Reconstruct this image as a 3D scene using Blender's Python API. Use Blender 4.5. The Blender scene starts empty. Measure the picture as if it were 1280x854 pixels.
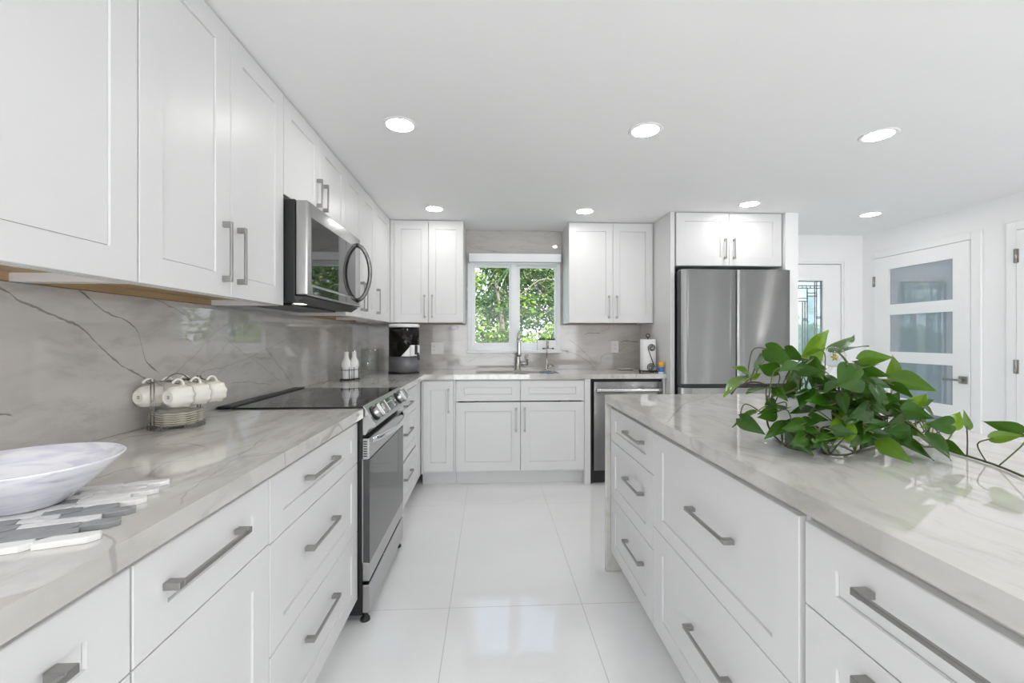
import bpy, bmesh, math, random
from math import pi, sin, cos, radians as rad
from mathutils import Vector, Matrix

scene = bpy.context.scene
COL = scene.collection

# ------------------------------------------------------------------ camera
cd = bpy.data.cameras.new('camera')
cd.sensor_width = 36.0
cd.lens = 36.0 * 540.0 / 1280.0
cd.shift_y = -4.1 / 1280.0
cd.clip_start = 0.02
camera = bpy.data.objects.new('camera', cd)
camera.location = (0.0, 0.0, 1.242)
camera.rotation_euler = (rad(90), 0, -math.atan(27.5 / 540.0))
COL.objects.link(camera)
scene.camera = camera

# ------------------------------------------------------------------ sky, sun, rear fill, exposure
SKY = 1.6
SUN = 8.0
REAR_FILL = 30.0          # power of the area lamp added behind the viewer to fill the room
LAMP = 36.0          # radiance of each ceiling light's diffuser
world = bpy.data.worlds.new('sky')
scene.world = world
world.use_nodes = True
wn = world.node_tree
bg = wn.nodes['Background']
bg.inputs['Strength'].default_value = SKY
tc = wn.nodes.new('ShaderNodeTexCoord')
sx = wn.nodes.new('ShaderNodeSeparateXYZ')
rp = wn.nodes.new('ShaderNodeValToRGB')
rp.color_ramp.elements[0].position = 0.0
rp.color_ramp.elements[0].color = (0.86, 0.925, 1.0, 1)
rp.color_ramp.elements[1].position = 0.6
rp.color_ramp.elements[1].color = (0.50, 0.70, 1.0, 1)
wn.links.new(tc.outputs['Generated'], sx.inputs[0])
wn.links.new(sx.outputs['Z'], rp.inputs[0])
wn.links.new(rp.outputs[0], bg.inputs['Color'])


def lamp(name, kind, loc, rot, energy, color=(1, 1, 1), **kw):
    d = bpy.data.lights.new(name, kind)
    d.energy = energy
    d.color = color
    for k, v in kw.items():
        setattr(d, k, v)
    o = bpy.data.objects.new(name, d)
    o.location = loc
    o.rotation_euler = rot
    COL.objects.link(o)
    return o


lamp('sun', 'SUN', (0, 0, 12), (rad(38), rad(10), 0), SUN, (1.0, 0.95, 0.86), angle=rad(1))
lamp('fill_rear_opening', 'AREA', (0.7, -3.3, 1.15), (rad(90), 0, 0), REAR_FILL, (1.0, 0.975, 0.95),
     shape='RECTANGLE', size=3.4, size_y=1.9)  # added fill lamp at an assumed rear opening, never in view

scene.view_settings.view_transform = 'Standard'
scene.view_settings.look = 'None'
scene.view_settings.exposure = 0.54
scene.view_settings.gamma = 1.0
scene.view_settings.use_curve_mapping = False
scene.cycles.max_bounces = 14
scene.cycles.diffuse_bounces = 8
scene.cycles.glossy_bounces = 6
scene.cycles.transparent_max_bounces = 16
scene.cycles.sample_clamp_indirect = 6.0

# ------------------------------------------------------------------ objects and meshes
ORIGIN = {}


def setp(o, label=None, cat=None, group=None, kind=None):
    if label:
        o['label'] = label
    if cat:
        o['category'] = cat
    if group:
        o['group'] = group
    if kind:
        o['kind'] = kind
    return o


def thing(name, label, cat, loc, group=None):
    o = bpy.data.objects.new(name, None)
    o.empty_display_size = 0.05
    o.location = loc
    COL.objects.link(o)
    ORIGIN[o] = Vector(loc)
    return setp(o, label, cat, group)


def mk(name, bm, mats, parent=None, smooth=False, label=None, auto=None):
    """one mesh object; geometry is given in room coordinates"""
    off = ORIGIN[parent] if parent is not None else Vector((0, 0, 0))
    if off.length > 0:
        bmesh.ops.translate(bm, verts=bm.verts, vec=-off)
    me = bpy.data.meshes.new(name)
    bm.to_mesh(me)
    bm.free()
    for m in (mats if isinstance(mats, (list, tuple)) else [mats]):
        me.materials.append(m)
    if smooth:
        for p in me.polygons:
            p.use_smooth = True
        if auto:
            me.set_sharp_from_angle(angle=rad(auto))
    o = bpy.data.objects.new(name, me)
    COL.objects.link(o)
    if parent is not None:
        o.parent = parent
    ORIGIN[o] = off
    if label:
        o['label'] = label
    return o


def struct(name, bm, mats, parent=None, **k):
    o = mk(name, bm, mats, parent, **k)
    if parent is None:
        o['kind'] = 'structure'
    return o


def place(o, base):
    """move a top-level mesh's origin to its base"""
    base = Vector(base)
    o.data.transform(Matrix.Translation(-base))
    o.location = base
    ORIGIN[o] = base
    return o


def box(bm, x0, x1, y0, y1, z0, z1, bev=0.0, M=None, mi=0, seg=2):
    old = set(bm.faces)
    vs = [bm.verts.new((x, y, z)) for z in (min(z0, z1), max(z0, z1)) for y in (min(y0, y1), max(y0, y1)) for x in (min(x0, x1), max(x0, x1))]
    fs = [bm.faces.new([vs[i] for i in q]) for q in
          ((0, 2, 3, 1), (4, 5, 7, 6), (0, 1, 5, 4), (2, 6, 7, 3), (0, 4, 6, 2), (1, 3, 7, 5))]
    if bev > 0:
        es = list({e for f in fs for e in f.edges})
        bmesh.ops.bevel(bm, geom=es, offset=bev, segments=seg, affect='EDGES', profile=0.5)
    new = [f for f in bm.faces if f not in old]
    for f in new:
        f.material_index = mi
    if M is not None:
        for v in {v for f in new for v in f.verts}:
            v.co = M @ v.co
    return new


def frame_of(o, u, v, n):
    return Matrix(((u[0], v[0], n[0], o[0]), (u[1], v[1], n[1], o[1]), (u[2], v[2], n[2], o[2]), (0, 0, 0, 1)))


def tube(bm, pts, r, seg=8, closed=False, mi=0, caps=True, sy=1.0):
    pts = [Vector(p) for p in pts]
    n = len(pts)
    rr = r if isinstance(r, (list, tuple)) else [r] * n
    rings = []
    t0 = None
    up = None
    for i in range(n):
        if closed:
            t = (pts[(i + 1) % n] - pts[i - 1]).normalized()
        else:
            t = (pts[min(i + 1, n - 1)] - pts[max(i - 1, 0)]).normalized()
        if up is None:
            a = Vector((0, 0, 1)) if abs(t.z) < 0.9 else Vector((1, 0, 0))
            up = (a - t * a.dot(t)).normalized()
        else:
            up = (up - t * up.dot(t))
            up = up.normalized() if up.length > 1e-6 else t.orthogonal().normalized()
        s = t.cross(up)
        rings.append([bm.verts.new(pts[i] + (up * cos(2 * pi * k / seg) + s * sin(2 * pi * k / seg) * sy) * rr[i]) for k in range(seg)])
    m = n if closed else n - 1
    for i in range(m):
        a, b = rings[i], rings[(i + 1) % n]
        for k in range(seg):
            f = bm.faces.new((a[k], a[(k + 1) % seg], b[(k + 1) % seg], b[k]))
            f.material_index = mi
            f.smooth = True
    if caps and not closed:
        f = bm.faces.new(rings[0][::-1]); f.material_index = mi
        f = bm.faces.new(rings[-1]); f.material_index = mi
    return rings


def lathe(bm, prof, c=(0, 0, 0), seg=32, mi=0, M=None, ax=1.0, ay=1.0):
    """profile of (radius, height) turned about z"""
    c = Vector(c)
    rings = []
    new = []
    for (r, z) in prof:
        if r < 1e-5:
            v = bm.verts.new((c.x, c.y, c.z + z)); new.append(v)
            rings.append([v])
        else:
            ring = [bm.verts.new((c.x + ax * r * cos(2 * pi * k / seg), c.y + ay * r * sin(2 * pi * k / seg), c.z + z)) for k in range(seg)]
            new += ring
            rings.append(ring)
    for a, b in zip(rings, rings[1:]):
        for k in range(seg):
            k2 = (k + 1) % seg
            if len(a) == 1 and len(b) == 1:
                continue
            if len(a) == 1:
                q = (a[0], b[k2], b[k])
            elif len(b) == 1:
                q = (a[k], a[k2], b[0])
            else:
                q = (a[k], a[k2], b[k2], b[k])
            f = bm.faces.new(q)
            f.material_index = mi
            f.smooth = True
    if M is not None:
        for v in new:
            v.co = M @ v.co
    return new


def cells(bm, xs, ys, skip, z0, z1, bev=0.0):
    """slab over a grid of cells, leaving out those for which skip(x, y) is true"""
    nx, ny = len(xs) - 1, len(ys) - 1
    on = [[not skip((xs[i] + xs[i + 1]) / 2, (ys[j] + ys[j + 1]) / 2) for j in range(ny)] for i in range(nx)]
    V = {}

    def v(i, j, k):
        if (i, j, k) not in V:
            V[i, j, k] = bm.verts.new((xs[i], ys[j], (z0, z1)[k]))
        return V[i, j, k]
    for i in range(nx):
        for j in range(ny):
            if not on[i][j]:
                continue
            bm.faces.new((v(i, j, 1), v(i + 1, j, 1), v(i + 1, j + 1, 1), v(i, j + 1, 1)))
            bm.faces.new((v(i, j, 0), v(i, j + 1, 0), v(i + 1, j + 1, 0), v(i + 1, j, 0)))
            for di, dj, a, b in ((-1, 0, (i, j + 1), (i, j)), (1, 0, (i + 1, j), (i + 1, j + 1)), (0, -1, (i, j), (i + 1, j)), (0, 1, (i + 1, j + 1), (i, j + 1))):
                ii, jj = i + di, j + dj
                if not (0 <= ii < nx and 0 <= jj < ny and on[ii][jj]):
                    bm.faces.new((v(*a, 0), v(*b, 0), v(*b, 1), v(*a, 1)))
    if bev:
        es = [e for e in bm.edges if len(e.link_faces) == 2 and e.calc_face_angle(0) > 1.0 and all(abs(w.co.z - z1) < 1e-6 for w in e.verts)]
        bmesh.ops.bevel(bm, geom=es, offset=bev, segments=2, affect='EDGES', profile=0.5)


def text_mesh(*a):
    raise NotImplementedError


# ------------------------------------------------------------------ materials
def mat(name):
    m = bpy.data.materials.new(name)
    m.use_nodes = True
    nt = m.node_tree
    return m, nt, nt.nodes['Principled BSDF']


def N(nt, kind, **inputs):
    n = nt.nodes.new('ShaderNode' + kind)
    for k, v in inputs.items():
        if hasattr(n, k):
            setattr(n, k, v)
    return n


def L(nt, a, b):
    nt.links.new(a, b)


def math_n(nt, op, a, b=None, c=None):
    n = nt.nodes.new('ShaderNodeMath')
    n.operation = op
    for i, x in enumerate((a, b, c)):
        if x is None:
            continue
        if isinstance(x, (int, float)):
            n.inputs[i].default_value = x
        else:
            nt.links.new(x, n.inputs[i])
    return n.outputs[0]


def mrange(nt, x, a, b, c=0.0, d=1.0, smooth=False):
    n = nt.nodes.new('ShaderNodeMapRange')
    n.interpolation_type = 'SMOOTHSTEP' if smooth else 'LINEAR'
    nt.links.new(x, n.inputs[0])
    for i, v in enumerate((a, b, c, d)):
        n.inputs[i + 1].default_value = v
    return n.outputs[0]


def noise(nt, vec, scale, detail=4.0, rough=0.5, dist=0.0):
    n = nt.nodes.new('ShaderNodeTexNoise')
    n.inputs['Scale'].default_value = scale
    n.inputs['Detail'].default_value = detail
    n.inputs['Roughness'].default_value = rough
    n.inputs['Distortion'].default_value = dist
    if vec is not None:
        nt.links.new(vec, n.inputs['Vector'])
    return n.outputs['Fac']


def mapping(nt, vec, scale=(1, 1, 1), rot=(0, 0, 0), loc=(0, 0, 0)):
    n = nt.nodes.new('ShaderNodeMapping')
    n.inputs['Scale'].default_value = scale
    n.inputs['Rotation'].default_value = rot
    n.inputs['Location'].default_value = loc
    nt.links.new(vec, n.inputs['Vector'])
    return n.outputs[0]


def position(nt):
    return nt.nodes.new('ShaderNodeNewGeometry').outputs['Position']


def mixc(nt, fac, a, b, blend='MIX'):
    n = nt.nodes.new('ShaderNodeMix')
    n.data_type = 'RGBA'
    n.blend_type = blend
    ins = [i for i in n.inputs if i.type == 'RGBA']
    for s, x in ((n.inputs[0], fac), (ins[0], a), (ins[1], b)):
        if isinstance(x, (tuple, list)):
            s.default_value = (*x, 1) if len(x) == 3 else x
        elif isinstance(x, (int, float)):
            s.default_value = x
        else:
            nt.links.new(x, s)
    return [o for o in n.outputs if o.type == 'RGBA'][0]


def plain(name, col, rough=0.5, metal=0.0, var=0.03, scale=6.0, spec=0.5, coat=0.0, stretch=(1, 1, 1), rvar=0.05):
    m, nt, p = mat(name)
    f = noise(nt, mapping(nt, position(nt), stretch), scale, 3)
    lo = tuple(max(0, c * (1 - var)) for c in col)
    hi = tuple(min(1, c * (1 + var)) for c in col)
    L(nt, mixc(nt, f, lo, hi), p.inputs['Base Color'])
    L(nt, mrange(nt, f, 0.3, 0.7, max(0.0, rough - rvar), rough + rvar), p.inputs['Roughness'])
    p.inputs['Metallic'].default_value = metal
    p.inputs['Specular IOR Level'].default_value = spec
    p.inputs['Coat Weight'].default_value = coat
    return m


def stone(name, light, mid, vein, streak, rot, veins=(), axes=('X', 'Y'), rough=0.09, bands=0.55, thin=0.5, seed=0.0, ior=1.5):
    """polished quartzite: cloudy bands run along one direction, thin dark veins cross it"""
    m, nt, p = mat(name)
    pos = position(nt)
    warp = nt.nodes.new('ShaderNodeTexNoise')
    warp.inputs['Scale'].default_value = 1.7
    warp.inputs['Detail'].default_value = 3
    L(nt, pos, warp.inputs['Vector'])
    wv = nt.nodes.new('ShaderNodeVectorMath'); wv.operation = 'SCALE'
    L(nt, warp.outputs['Color'], wv.inputs[0]); wv.inputs['Scale'].default_value = 0.28
    ad = nt.nodes.new('ShaderNodeVectorMath'); ad.operation = 'ADD'
    L(nt, pos, ad.inputs[0]); L(nt, wv.outputs[0], ad.inputs[1])
    q = mapping(nt, ad.outputs[0], streak, rot, (seed, seed * 0.7, seed * 0.3))
    b1 = noise(nt, q, 1.6, 7, 0.62)
    b2 = noise(nt, q, 5.5, 5, 0.6)
    col = mixc(nt, mrange(nt, b1, 0.36, 0.68, 0, bands, True), light, mid)
    col = mixc(nt, mrange(nt, b2, 0.48, 0.70, 0, 0.55, True), col, tuple(c * 0.84 for c in mid))
    # hair veins: thin bands where a slow noise passes through one value
    b3 = noise(nt, mapping(nt, ad.outputs[0], tuple(0.35 + 0.65 * s / max(streak) for s in streak), tuple(r + 0.5 for r in rot), (seed + 3, seed, 1)), 1.9, 3, 0.45)
    ridge = mrange(nt, math_n(nt, 'ABSOLUTE', math_n(nt, 'SUBTRACT', b3, 0.5)), 0.0, 0.0065, 1, 0, True)
    gate = mrange(nt, noise(nt, pos, 2.3, 2), 0.52, 0.66, 0, thin, True)
    fac = math_n(nt, 'MULTIPLY', ridge, gate)
    if veins:
        sep = nt.nodes.new('ShaderNodeSeparateXYZ')
        L(nt, pos, sep.inputs[0])
        U, V = sep.outputs[axes[0]], sep.outputs[axes[1]]
        wob = math_n(nt, 'MULTIPLY', math_n(nt, 'SUBTRACT', noise(nt, pos, 14, 4), 0.5), 0.035)
        wv2 = mrange(nt, noise(nt, pos, 30, 2), 0.3, 0.7, 0.45, 1.3)
        VV = math_n(nt, 'ADD', V, wob)
        for pts, width, strength in veins:
            u0, u1 = pts[0][0], pts[-1][0]
            v0 = min(b for a, b in pts) - 0.01
            v1 = max(b for a, b in pts) + 0.01
            t = mrange(nt, U, u0, u1)
            fc = nt.nodes.new('ShaderNodeFloatCurve')
            L(nt, t, fc.inputs['Value'])
            cv = fc.mapping.curves[0]
            nrm = [((a - u0) / (u1 - u0), (b - v0) / (v1 - v0)) for a, b in pts]
            cv.points[0].location = nrm[0]
            cv.points[1].location = nrm[-1]
            for a in nrm[1:-1]:
                cv.points.new(*a)
            fc.mapping.update()
            tgt = math_n(nt, 'MULTIPLY_ADD', fc.outputs[0], v1 - v0, v0)
            d = math_n(nt, 'ABSOLUTE', math_n(nt, 'SUBTRACT', VV, tgt))
            slope = abs((pts[-1][1] - pts[0][1]) / (u1 - u0))
            w = width * math.sqrt(1 + slope * slope)
            d = math_n(nt, 'DIVIDE', d, wv2)
            k = mrange(nt, d, w * 0.25, w, strength, 0, True)
            k = math_n(nt, 'MULTIPLY', k, mrange(nt, t, 0.0, 0.06, 0, 1, True))
            k = math_n(nt, 'MULTIPLY', k, mrange(nt, t, 0.9, 1.0, 1, 0, True))
            fac = math_n(nt, 'MAXIMUM', fac, k)
    col = mixc(nt, fac, col, vein)
    L(nt, col, p.inputs['Base Color'])
    p.inputs['Roughness'].default_value = rough
    p.inputs['Specular IOR Level'].default_value = 0.95
    p.inputs['IOR'].default_value = ior
    return m


def thin_glass(name, tint=(0.97, 0.99, 0.98), gloss=0.02, refl=1.0):
    """a flat pane: mostly see-through, reflecting by its angle"""
    m, nt, p = mat(name)
    out = nt.nodes['Material Output']
    tr = nt.nodes.new('ShaderNodeBsdfTransparent')
    gl = nt.nodes.new('ShaderNodeBsdfGlossy')
    gl.inputs['Roughness'].default_value = gloss
    mx = nt.nodes.new('ShaderNodeMixShader')
    lw = nt.nodes.new('ShaderNodeLayerWeight')
    lw.inputs['Blend'].default_value = 0.5
    fres = math_n(nt, 'MULTIPLY_ADD', math_n(nt, 'POWER', lw.outputs['Facing'], 5.0), 0.92, 0.045)
    f = noise(nt, position(nt), 20, 2)
    L(nt, mixc(nt, f, tint, tuple(c * 0.985 for c in tint)), tr.inputs['Color'])
    L(nt, math_n(nt, 'MULTIPLY', fres, refl), mx.inputs[0])
    L(nt, tr.outputs[0], mx.inputs[1])
    L(nt, gl.outputs[0], mx.inputs[2])
    L(nt, mx.outputs[0], out.inputs['Surface'])
    return m


def glow(name, col, strength):
    m, nt, p = mat(name)
    p.inputs['Base Color'].default_value = (0.9, 0.9, 0.9, 1)
    f = noise(nt, position(nt), 30, 1)
    L(nt, mixc(nt, f, col, tuple(c * 0.99 for c in col)), p.inputs['Emission Color'])
    p.inputs['Emission Strength'].default_value = strength
    return m


def steel(name, col=(0.6, 0.6, 0.6), rough=0.3, stretch=(60, 60, 1), aniso=0.0, grain=0.0):
    m, nt, p = mat(name)
    f = noise(nt, mapping(nt, position(nt), stretch), 12, 4, 0.6)
    L(nt, mixc(nt, f, tuple(c * 0.975 for c in col), tuple(min(1, c * 1.025) for c in col)), p.inputs['Base Color'])
    L(nt, mrange(nt, f, 0.3, 0.7, rough - 0.025, rough + 0.025), p.inputs['Roughness'])
    p.inputs['Metallic'].default_value = 1.0
    p.inputs['Anisotropic'].default_value = aniso
    if grain:
        # microscopic level brush lines: the surface tips up and down from line to line
        g = nt.nodes.new('ShaderNodeNewGeometry')
        wn_ = nt.nodes.new('ShaderNodeTexWhiteNoise')
        sc_ = nt.nodes.new('ShaderNodeVectorMath'); sc_.operation = 'SCALE'; sc_.inputs['Scale'].default_value = 4000.0
        L(nt, g.outputs['Position'], sc_.inputs[0]); L(nt, sc_.outputs[0], wn_.inputs['Vector'])
        w2 = math_n(nt, 'SUBTRACT', wn_.outputs['Value'], 0.5)
        cb = nt.nodes.new('ShaderNodeCombineXYZ')
        L(nt, math_n(nt, 'MULTIPLY', w2, grain), cb.inputs['Z'])
        ad_ = nt.nodes.new('ShaderNodeVectorMath'); ad_.operation = 'ADD'
        L(nt, g.outputs['Normal'], ad_.inputs[0]); L(nt, cb.outputs[0], ad_.inputs[1])
        nz = nt.nodes.new('ShaderNodeVectorMath'); nz.operation = 'NORMALIZE'
        L(nt, ad_.outputs[0], nz.inputs[0]); L(nt, nz.outputs[0], p.inputs['Normal'])
    if aniso:
        p.inputs['Anisotropic Rotation'].default_value = 0.25
        tg = nt.nodes.new('ShaderNodeTangent')
        tg.direction_type = 'RADIAL'
        tg.axis = 'Z'
        L(nt, tg.outputs[0], p.inputs['Tangent'])
    return m


def leafy(name, stops, rough=0.4, trans=0.0):
    """leaf colour differs from leaf to leaf"""
    m, nt, p = mat(name)
    g = nt.nodes.new('ShaderNodeNewGeometry')
    r = nt.nodes.new('ShaderNodeValToRGB')
    el = r.color_ramp.elements
    while len(el) < len(stops):
        el.new(0.5)
    for e, (pp, c) in zip(el, stops):
        e.position = pp
        e.color = (*c, 1)
    L(nt, g.outputs['Random Per Island'], r.inputs[0])
    f = noise(nt, g.outputs['Position'], 90, 2)
    L(nt, mixc(nt, mrange(nt, f, 0.35, 0.65, 0, 0.25), r.outputs[0], tuple(c * 0.6 for c in stops[0][1])), p.inputs['Base Color'])
    p.inputs['Roughness'].default_value = rough
    if trans:
        out = nt.nodes['Material Output']
        t = nt.nodes.new('ShaderNodeBsdfTranslucent')
        L(nt, mixc(nt, 0.0, r.outputs[0], (0, 0, 0)), t.inputs['Color'])
        mx = nt.nodes.new('ShaderNodeMixShader')
        mx.inputs[0].default_value = trans
        L(nt, p.outputs[0], mx.inputs[1]); L(nt, t.outputs[0], mx.inputs[2])
        L(nt, mx.outputs[0], out.inputs['Surface'])
    return m


M_wall = plain('wall_paint', (0.89, 0.89, 0.89), 0.6, var=0.01)
M_ceil = plain('ceiling_paint', (0.87, 0.868, 0.866), 0.7, var=0.01)
M_cab = plain('cabinet_lacquer', (0.735, 0.733, 0.730), 0.38, var=0.008, rvar=0.02)
M_door = plain('door_paint', (0.88, 0.88, 0.88), 0.32, var=0.008, rvar=0.02)
M_ply = plain('cabinet_plywood', (0.50, 0.35, 0.19), 0.55, var=0.18, scale=4, stretch=(14, 1.2, 14))
M_steel = steel('brushed_steel', (0.25, 0.25, 0.247), 0.13, (0.3, 0.3, 220), grain=0.75)
M_steel_h = steel('brushed_steel_level_grain', (0.50, 0.495, 0.49), 0.25, (0.8, 0.8, 60))
M_chrome = steel('bright_steel', (0.78, 0.78, 0.80), 0.12, (20, 20, 20))
M_pull = steel('satin_nickel', (0.38, 0.37, 0.355), 0.33, (30, 30, 30))
M_nickel = steel('brushed_nickel', (0.55, 0.52, 0.49), 0.26, (30, 30, 2))
M_black = plain('black_enamel', (0.012, 0.012, 0.013), 0.35)
M_dgrey = plain('dark_grey_metal', (0.05, 0.05, 0.053), 0.4)
M_bglass = plain('black_glass', (0.012, 0.012, 0.014), 0.03, rvar=0.01, spec=0.8)
M_oglass = plain('oven_door_glass', (0.035, 0.035, 0.035), 0.06, rvar=0.01, spec=1.0)
M_mglass = plain('microwave_door_glass', (0.02, 0.02, 0.022), 0.03, rvar=0.01, spec=1.0)
M_lamp = glow('lamp_diffuser', (1.0, 0.985, 0.97), LAMP)
M_lamp2 = glow('hood_lamp_lens', (1.0, 0.95, 0.85), 2.0)
M_trim = plain('lamp_trim', (0.86, 0.86, 0.86), 0.4)
M_vinyl = plain('white_vinyl', (0.86, 0.87, 0.88), 0.35, var=0.01)
M_plate = plain('white_plastic', (0.84, 0.84, 0.83), 0.35, var=0.01)
M_slot = plain('socket_slot', (0.05, 0.05, 0.05), 0.5)
M_cream = plain('cream_china', (0.86, 0.84, 0.77), 0.15, var=0.02)
M_china_line = plain('china_gold_line', (0.36, 0.31, 0.24), 0.35)
M_wire = steel('rack_wire', (0.28, 0.27, 0.26), 0.28, (20, 20, 20))
M_iron = plain('black_iron', (0.015, 0.014, 0.014), 0.45)
M_paper = plain('paper_towel', (0.88, 0.88, 0.88), 0.9, var=0.02, scale=60)
M_white = plain('white_ceramic', (0.87, 0.87, 0.87), 0.18, var=0.01)
M_pane = thin_glass('window_glass', refl=0.4)
M_clear = thin_glass('clear_glass', (0.975, 0.985, 0.98), 0.02, 0.8)
M_smoke = thin_glass('smoky_plastic', (0.16, 0.155, 0.15), 0.04, 0.9)
M_pewter = plain('pewter_plastic', (0.20, 0.20, 0.215), 0.35, metal=0.3)
M_frost = plain('frosted_lite', (0.26, 0.31, 0.36), 0.015, var=0.01, rvar=0.005, spec=0.5, coat=1.0)
M_frost.node_tree.nodes['Principled BSDF'].inputs['IOR'].default_value = 2.2
M_frost.node_tree.nodes['Principled BSDF'].inputs['Coat IOR'].default_value = 1.8
M_frost.node_tree.nodes['Principled BSDF'].inputs['Coat Roughness'].default_value = 0.012

# floor tiles 0.614 x 1.235 with fine grey joints, polished
M_floor, nt, p = mat('polished_floor_tile')
sep = nt.nodes.new('ShaderNodeSeparateXYZ')
pos = position(nt)
L(nt, pos, sep.inputs[0])


def joint(axis, start, pitch):
    f = math_n(nt, 'FRACT', math_n(nt, 'DIVIDE', math_n(nt, 'SUBTRACT', sep.outputs[axis], start - 40 * pitch), pitch))
    d = math_n(nt, 'MULTIPLY', math_n(nt, 'MINIMUM', f, math_n(nt, 'SUBTRACT', 1.0, f)), pitch)
    return mrange(nt, d, 0.0012, 0.0022, 1, 0, True)


jt = math_n(nt, 'MAXIMUM', joint('X', -0.186, 0.6145), joint('Y', 2.0, 1.232))
cl = noise(nt, mapping(nt, pos, (1, 2.2, 1), (0, 0, 0.5)), 1.8, 6, 0.6)
L(nt, mixc(nt, jt, mixc(nt, cl, (0.80, 0.80, 0.80), (0.87, 0.87, 0.868)), (0.52, 0.52, 0.51)), p.inputs['Base Color'])
L(nt, mrange(nt, jt, 0, 1, 0.055, 0.5), p.inputs['Roughness'])

GREY_L = (0.56, 0.54, 0.515)
GREY_M = (0.47, 0.445, 0.42)
VEIN = (0.17, 0.155, 0.15)
M_back_l = stone('backsplash_quartzite_range_wall', GREY_L, GREY_M, VEIN, (3.4, 0.9, 3.6), (rad(24), 0, 0), axes=('Y', 'Z'), seed=1.3, rough=0.03, veins=[
    ([(0.7, 1.50), (1.094, 1.364), (1.147, 1.334), (1.296, 1.274), (1.359, 1.22), (1.459, 1.141), (1.524, 1.106), (1.70, 1.01)], 0.0050, 0.75),
    ([(1.25, 1.41), (1.308, 1.369), (1.367, 1.326), (1.491, 1.271), (1.53, 1.17), (1.603, 1.108)], 0.0035, 0.8),
    ([(1.55, 1.39), (1.577, 1.376), (1.716, 1.334), (1.78, 1.29)], 0.003, 0.6),
    ([(1.64, 1.09), (1.682, 1.116), (1.807, 1.196), (1.867, 1.242), (2.05, 1.33)], 0.0025, 0.36),
    ([(1.70, 1.06), (1.76, 1.094), (1.936, 1.183), (2.2, 1.36)], 0.0025, 0.3),
    ([(1.78, 1.08), (1.831, 1.101), (2.087, 1.133), (2.342, 1.187), (2.6, 1.25)], 0.003, 0.35),
    ([(1.95, 1.25), (2.024, 1.216), (2.302, 1.088), (2.5, 0.99)], 0.003, 0.38),
    ([(2.30, 1.21), (2.384, 1.147), (2.619, 0.972)], 0.0035, 0.6),
    ([(2.0, 1.043), (2.087, 1.039), (2.302, 1.005), (2.4, 0.99)], 0.003, 0.5),
    ([(1.0, 1.052), (1.10, 1.056), (1.125, 1.048)], 0.004, 0.8)])
M_back_b = stone('backsplash_quartzite_window_wall', GREY_L, GREY_M, VEIN, (0.8, 3.2, 4.2), (0, rad(8), 0), axes=('X', 'Z'), seed=4.1, rough=0.06, thin=0.4, veins=[
    ([(0.55, 1.165), (0.611, 1.146), (0.85, 1.083), (1.051, 0.932)], 0.006, 0.6),
    ([(0.78, 1.23), (0.819, 1.202), (0.971, 1.067), (1.02, 1.0)], 0.005, 0.5),
    ([(0.93, 1.285), (0.971, 1.289), (1.051, 1.297), (1.1, 1.29)], 0.008, 0.55),
    ([(-0.24, 2.14), (0.216, 2.067), (0.691, 2.016), (0.75, 2.0)], 0.005, 0.35),
    ([(-0.24, 1.0), (-0.176, 1.03), (0.02, 1.108), (0.216, 1.06), (0.3, 1.0)], 0.004, 0.4),
    ([(1.30, 1.2), (1.38, 1.215), (1.48, 1.20)], 0.012, 0.6)])
TOP_L = (0.62, 0.605, 0.575)
TOP_M = (0.48, 0.455, 0.42)
M_top = stone('worktop_quartzite', TOP_L, TOP_M, (0.30, 0.28, 0.265), (4.2, 1.0, 3.0), (0, 0, rad(-28)), axes=('Y', 'X'), seed=2.2, bands=0.6, thin=0.65, rough=0.03, ior=1.65, veins=[
    ([(0.93, -0.90), (0.979, -0.855), (1.047, -0.84), (1.109, -0.756), (1.131, -0.634), (1.2, -0.52)], 0.004, 0.6),
    ([(0.60, -0.50), (0.666, -0.556), (0.739, -0.649), (0.86, -0.75)], 0.004, 0.6),
    ([(0.80, -0.56), (0.897, -0.596), (1.146, -0.643), (1.4, -0.70)], 0.003, 0.4)])
M_island = stone('island_quartzite', TOP_L, TOP_M, (0.32, 0.30, 0.28), (4.0, 1.0, 3.0), (0, 0, rad(62)), axes=('Y', 'X'), seed=7.7, bands=0.6, thin=0.45, rough=0.03, ior=1.65, veins=[
    ([(1.50, 0.62), (1.571, 0.668), (1.798, 0.80), (1.998, 0.935), (2.127, 1.078), (2.27, 1.2)], 0.007, 0.55),
    ([(0.99, 0.80), (1.038, 0.771), (1.163, 0.635)], 0.004, 0.4)])

# ------------------------------------------------------------------ the setting
XL, XR, YB, YR, ZC = -1.19, 3.83, 4.26, -3.5, 2.298
bm = bmesh.new(); box(bm, XL - 0.1, XR + 0.15, YR - 0.15, YB + 0.15, -0.12, 0.0); struct('floor', bm, M_floor)
bm = bmesh.new(); box(bm, XL - 0.1, XR + 0.15, YR - 0.15, YB + 0.15, ZC, ZC + 0.2); struct('ceiling', bm, M_ceil)
bm = bmesh.new(); box(bm, XL - 0.1, XL, YR - 0.15, YB + 0.15, 0, ZC); struct('wall_left', bm, M_wall)
bm = bmesh.new(); box(bm, XR, XR + 0.15, YR - 0.15, YB + 0.15, 0, ZC); struct('wall_right', bm, M_wall)
ROTX = Matrix.Rotation(rad(90), 4, 'X')
bm = bmesh.new()
cells(bm, [XL, -0.205, 0.68, 2.66, 3.63, XR], [0.0, 1.12, 1.98, 2.025, ZC],
      lambda x, z: (-0.205 < x < 0.68 and 1.12 < z < 1.98) or (2.66 < x < 3.63 and z < 2.025), -(YB + 0.15), -YB)
bmesh.ops.transform(bm, matrix=ROTX, verts=bm.verts)
struct('wall_back', bm, M_wall)
bm = bmesh.new()
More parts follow.
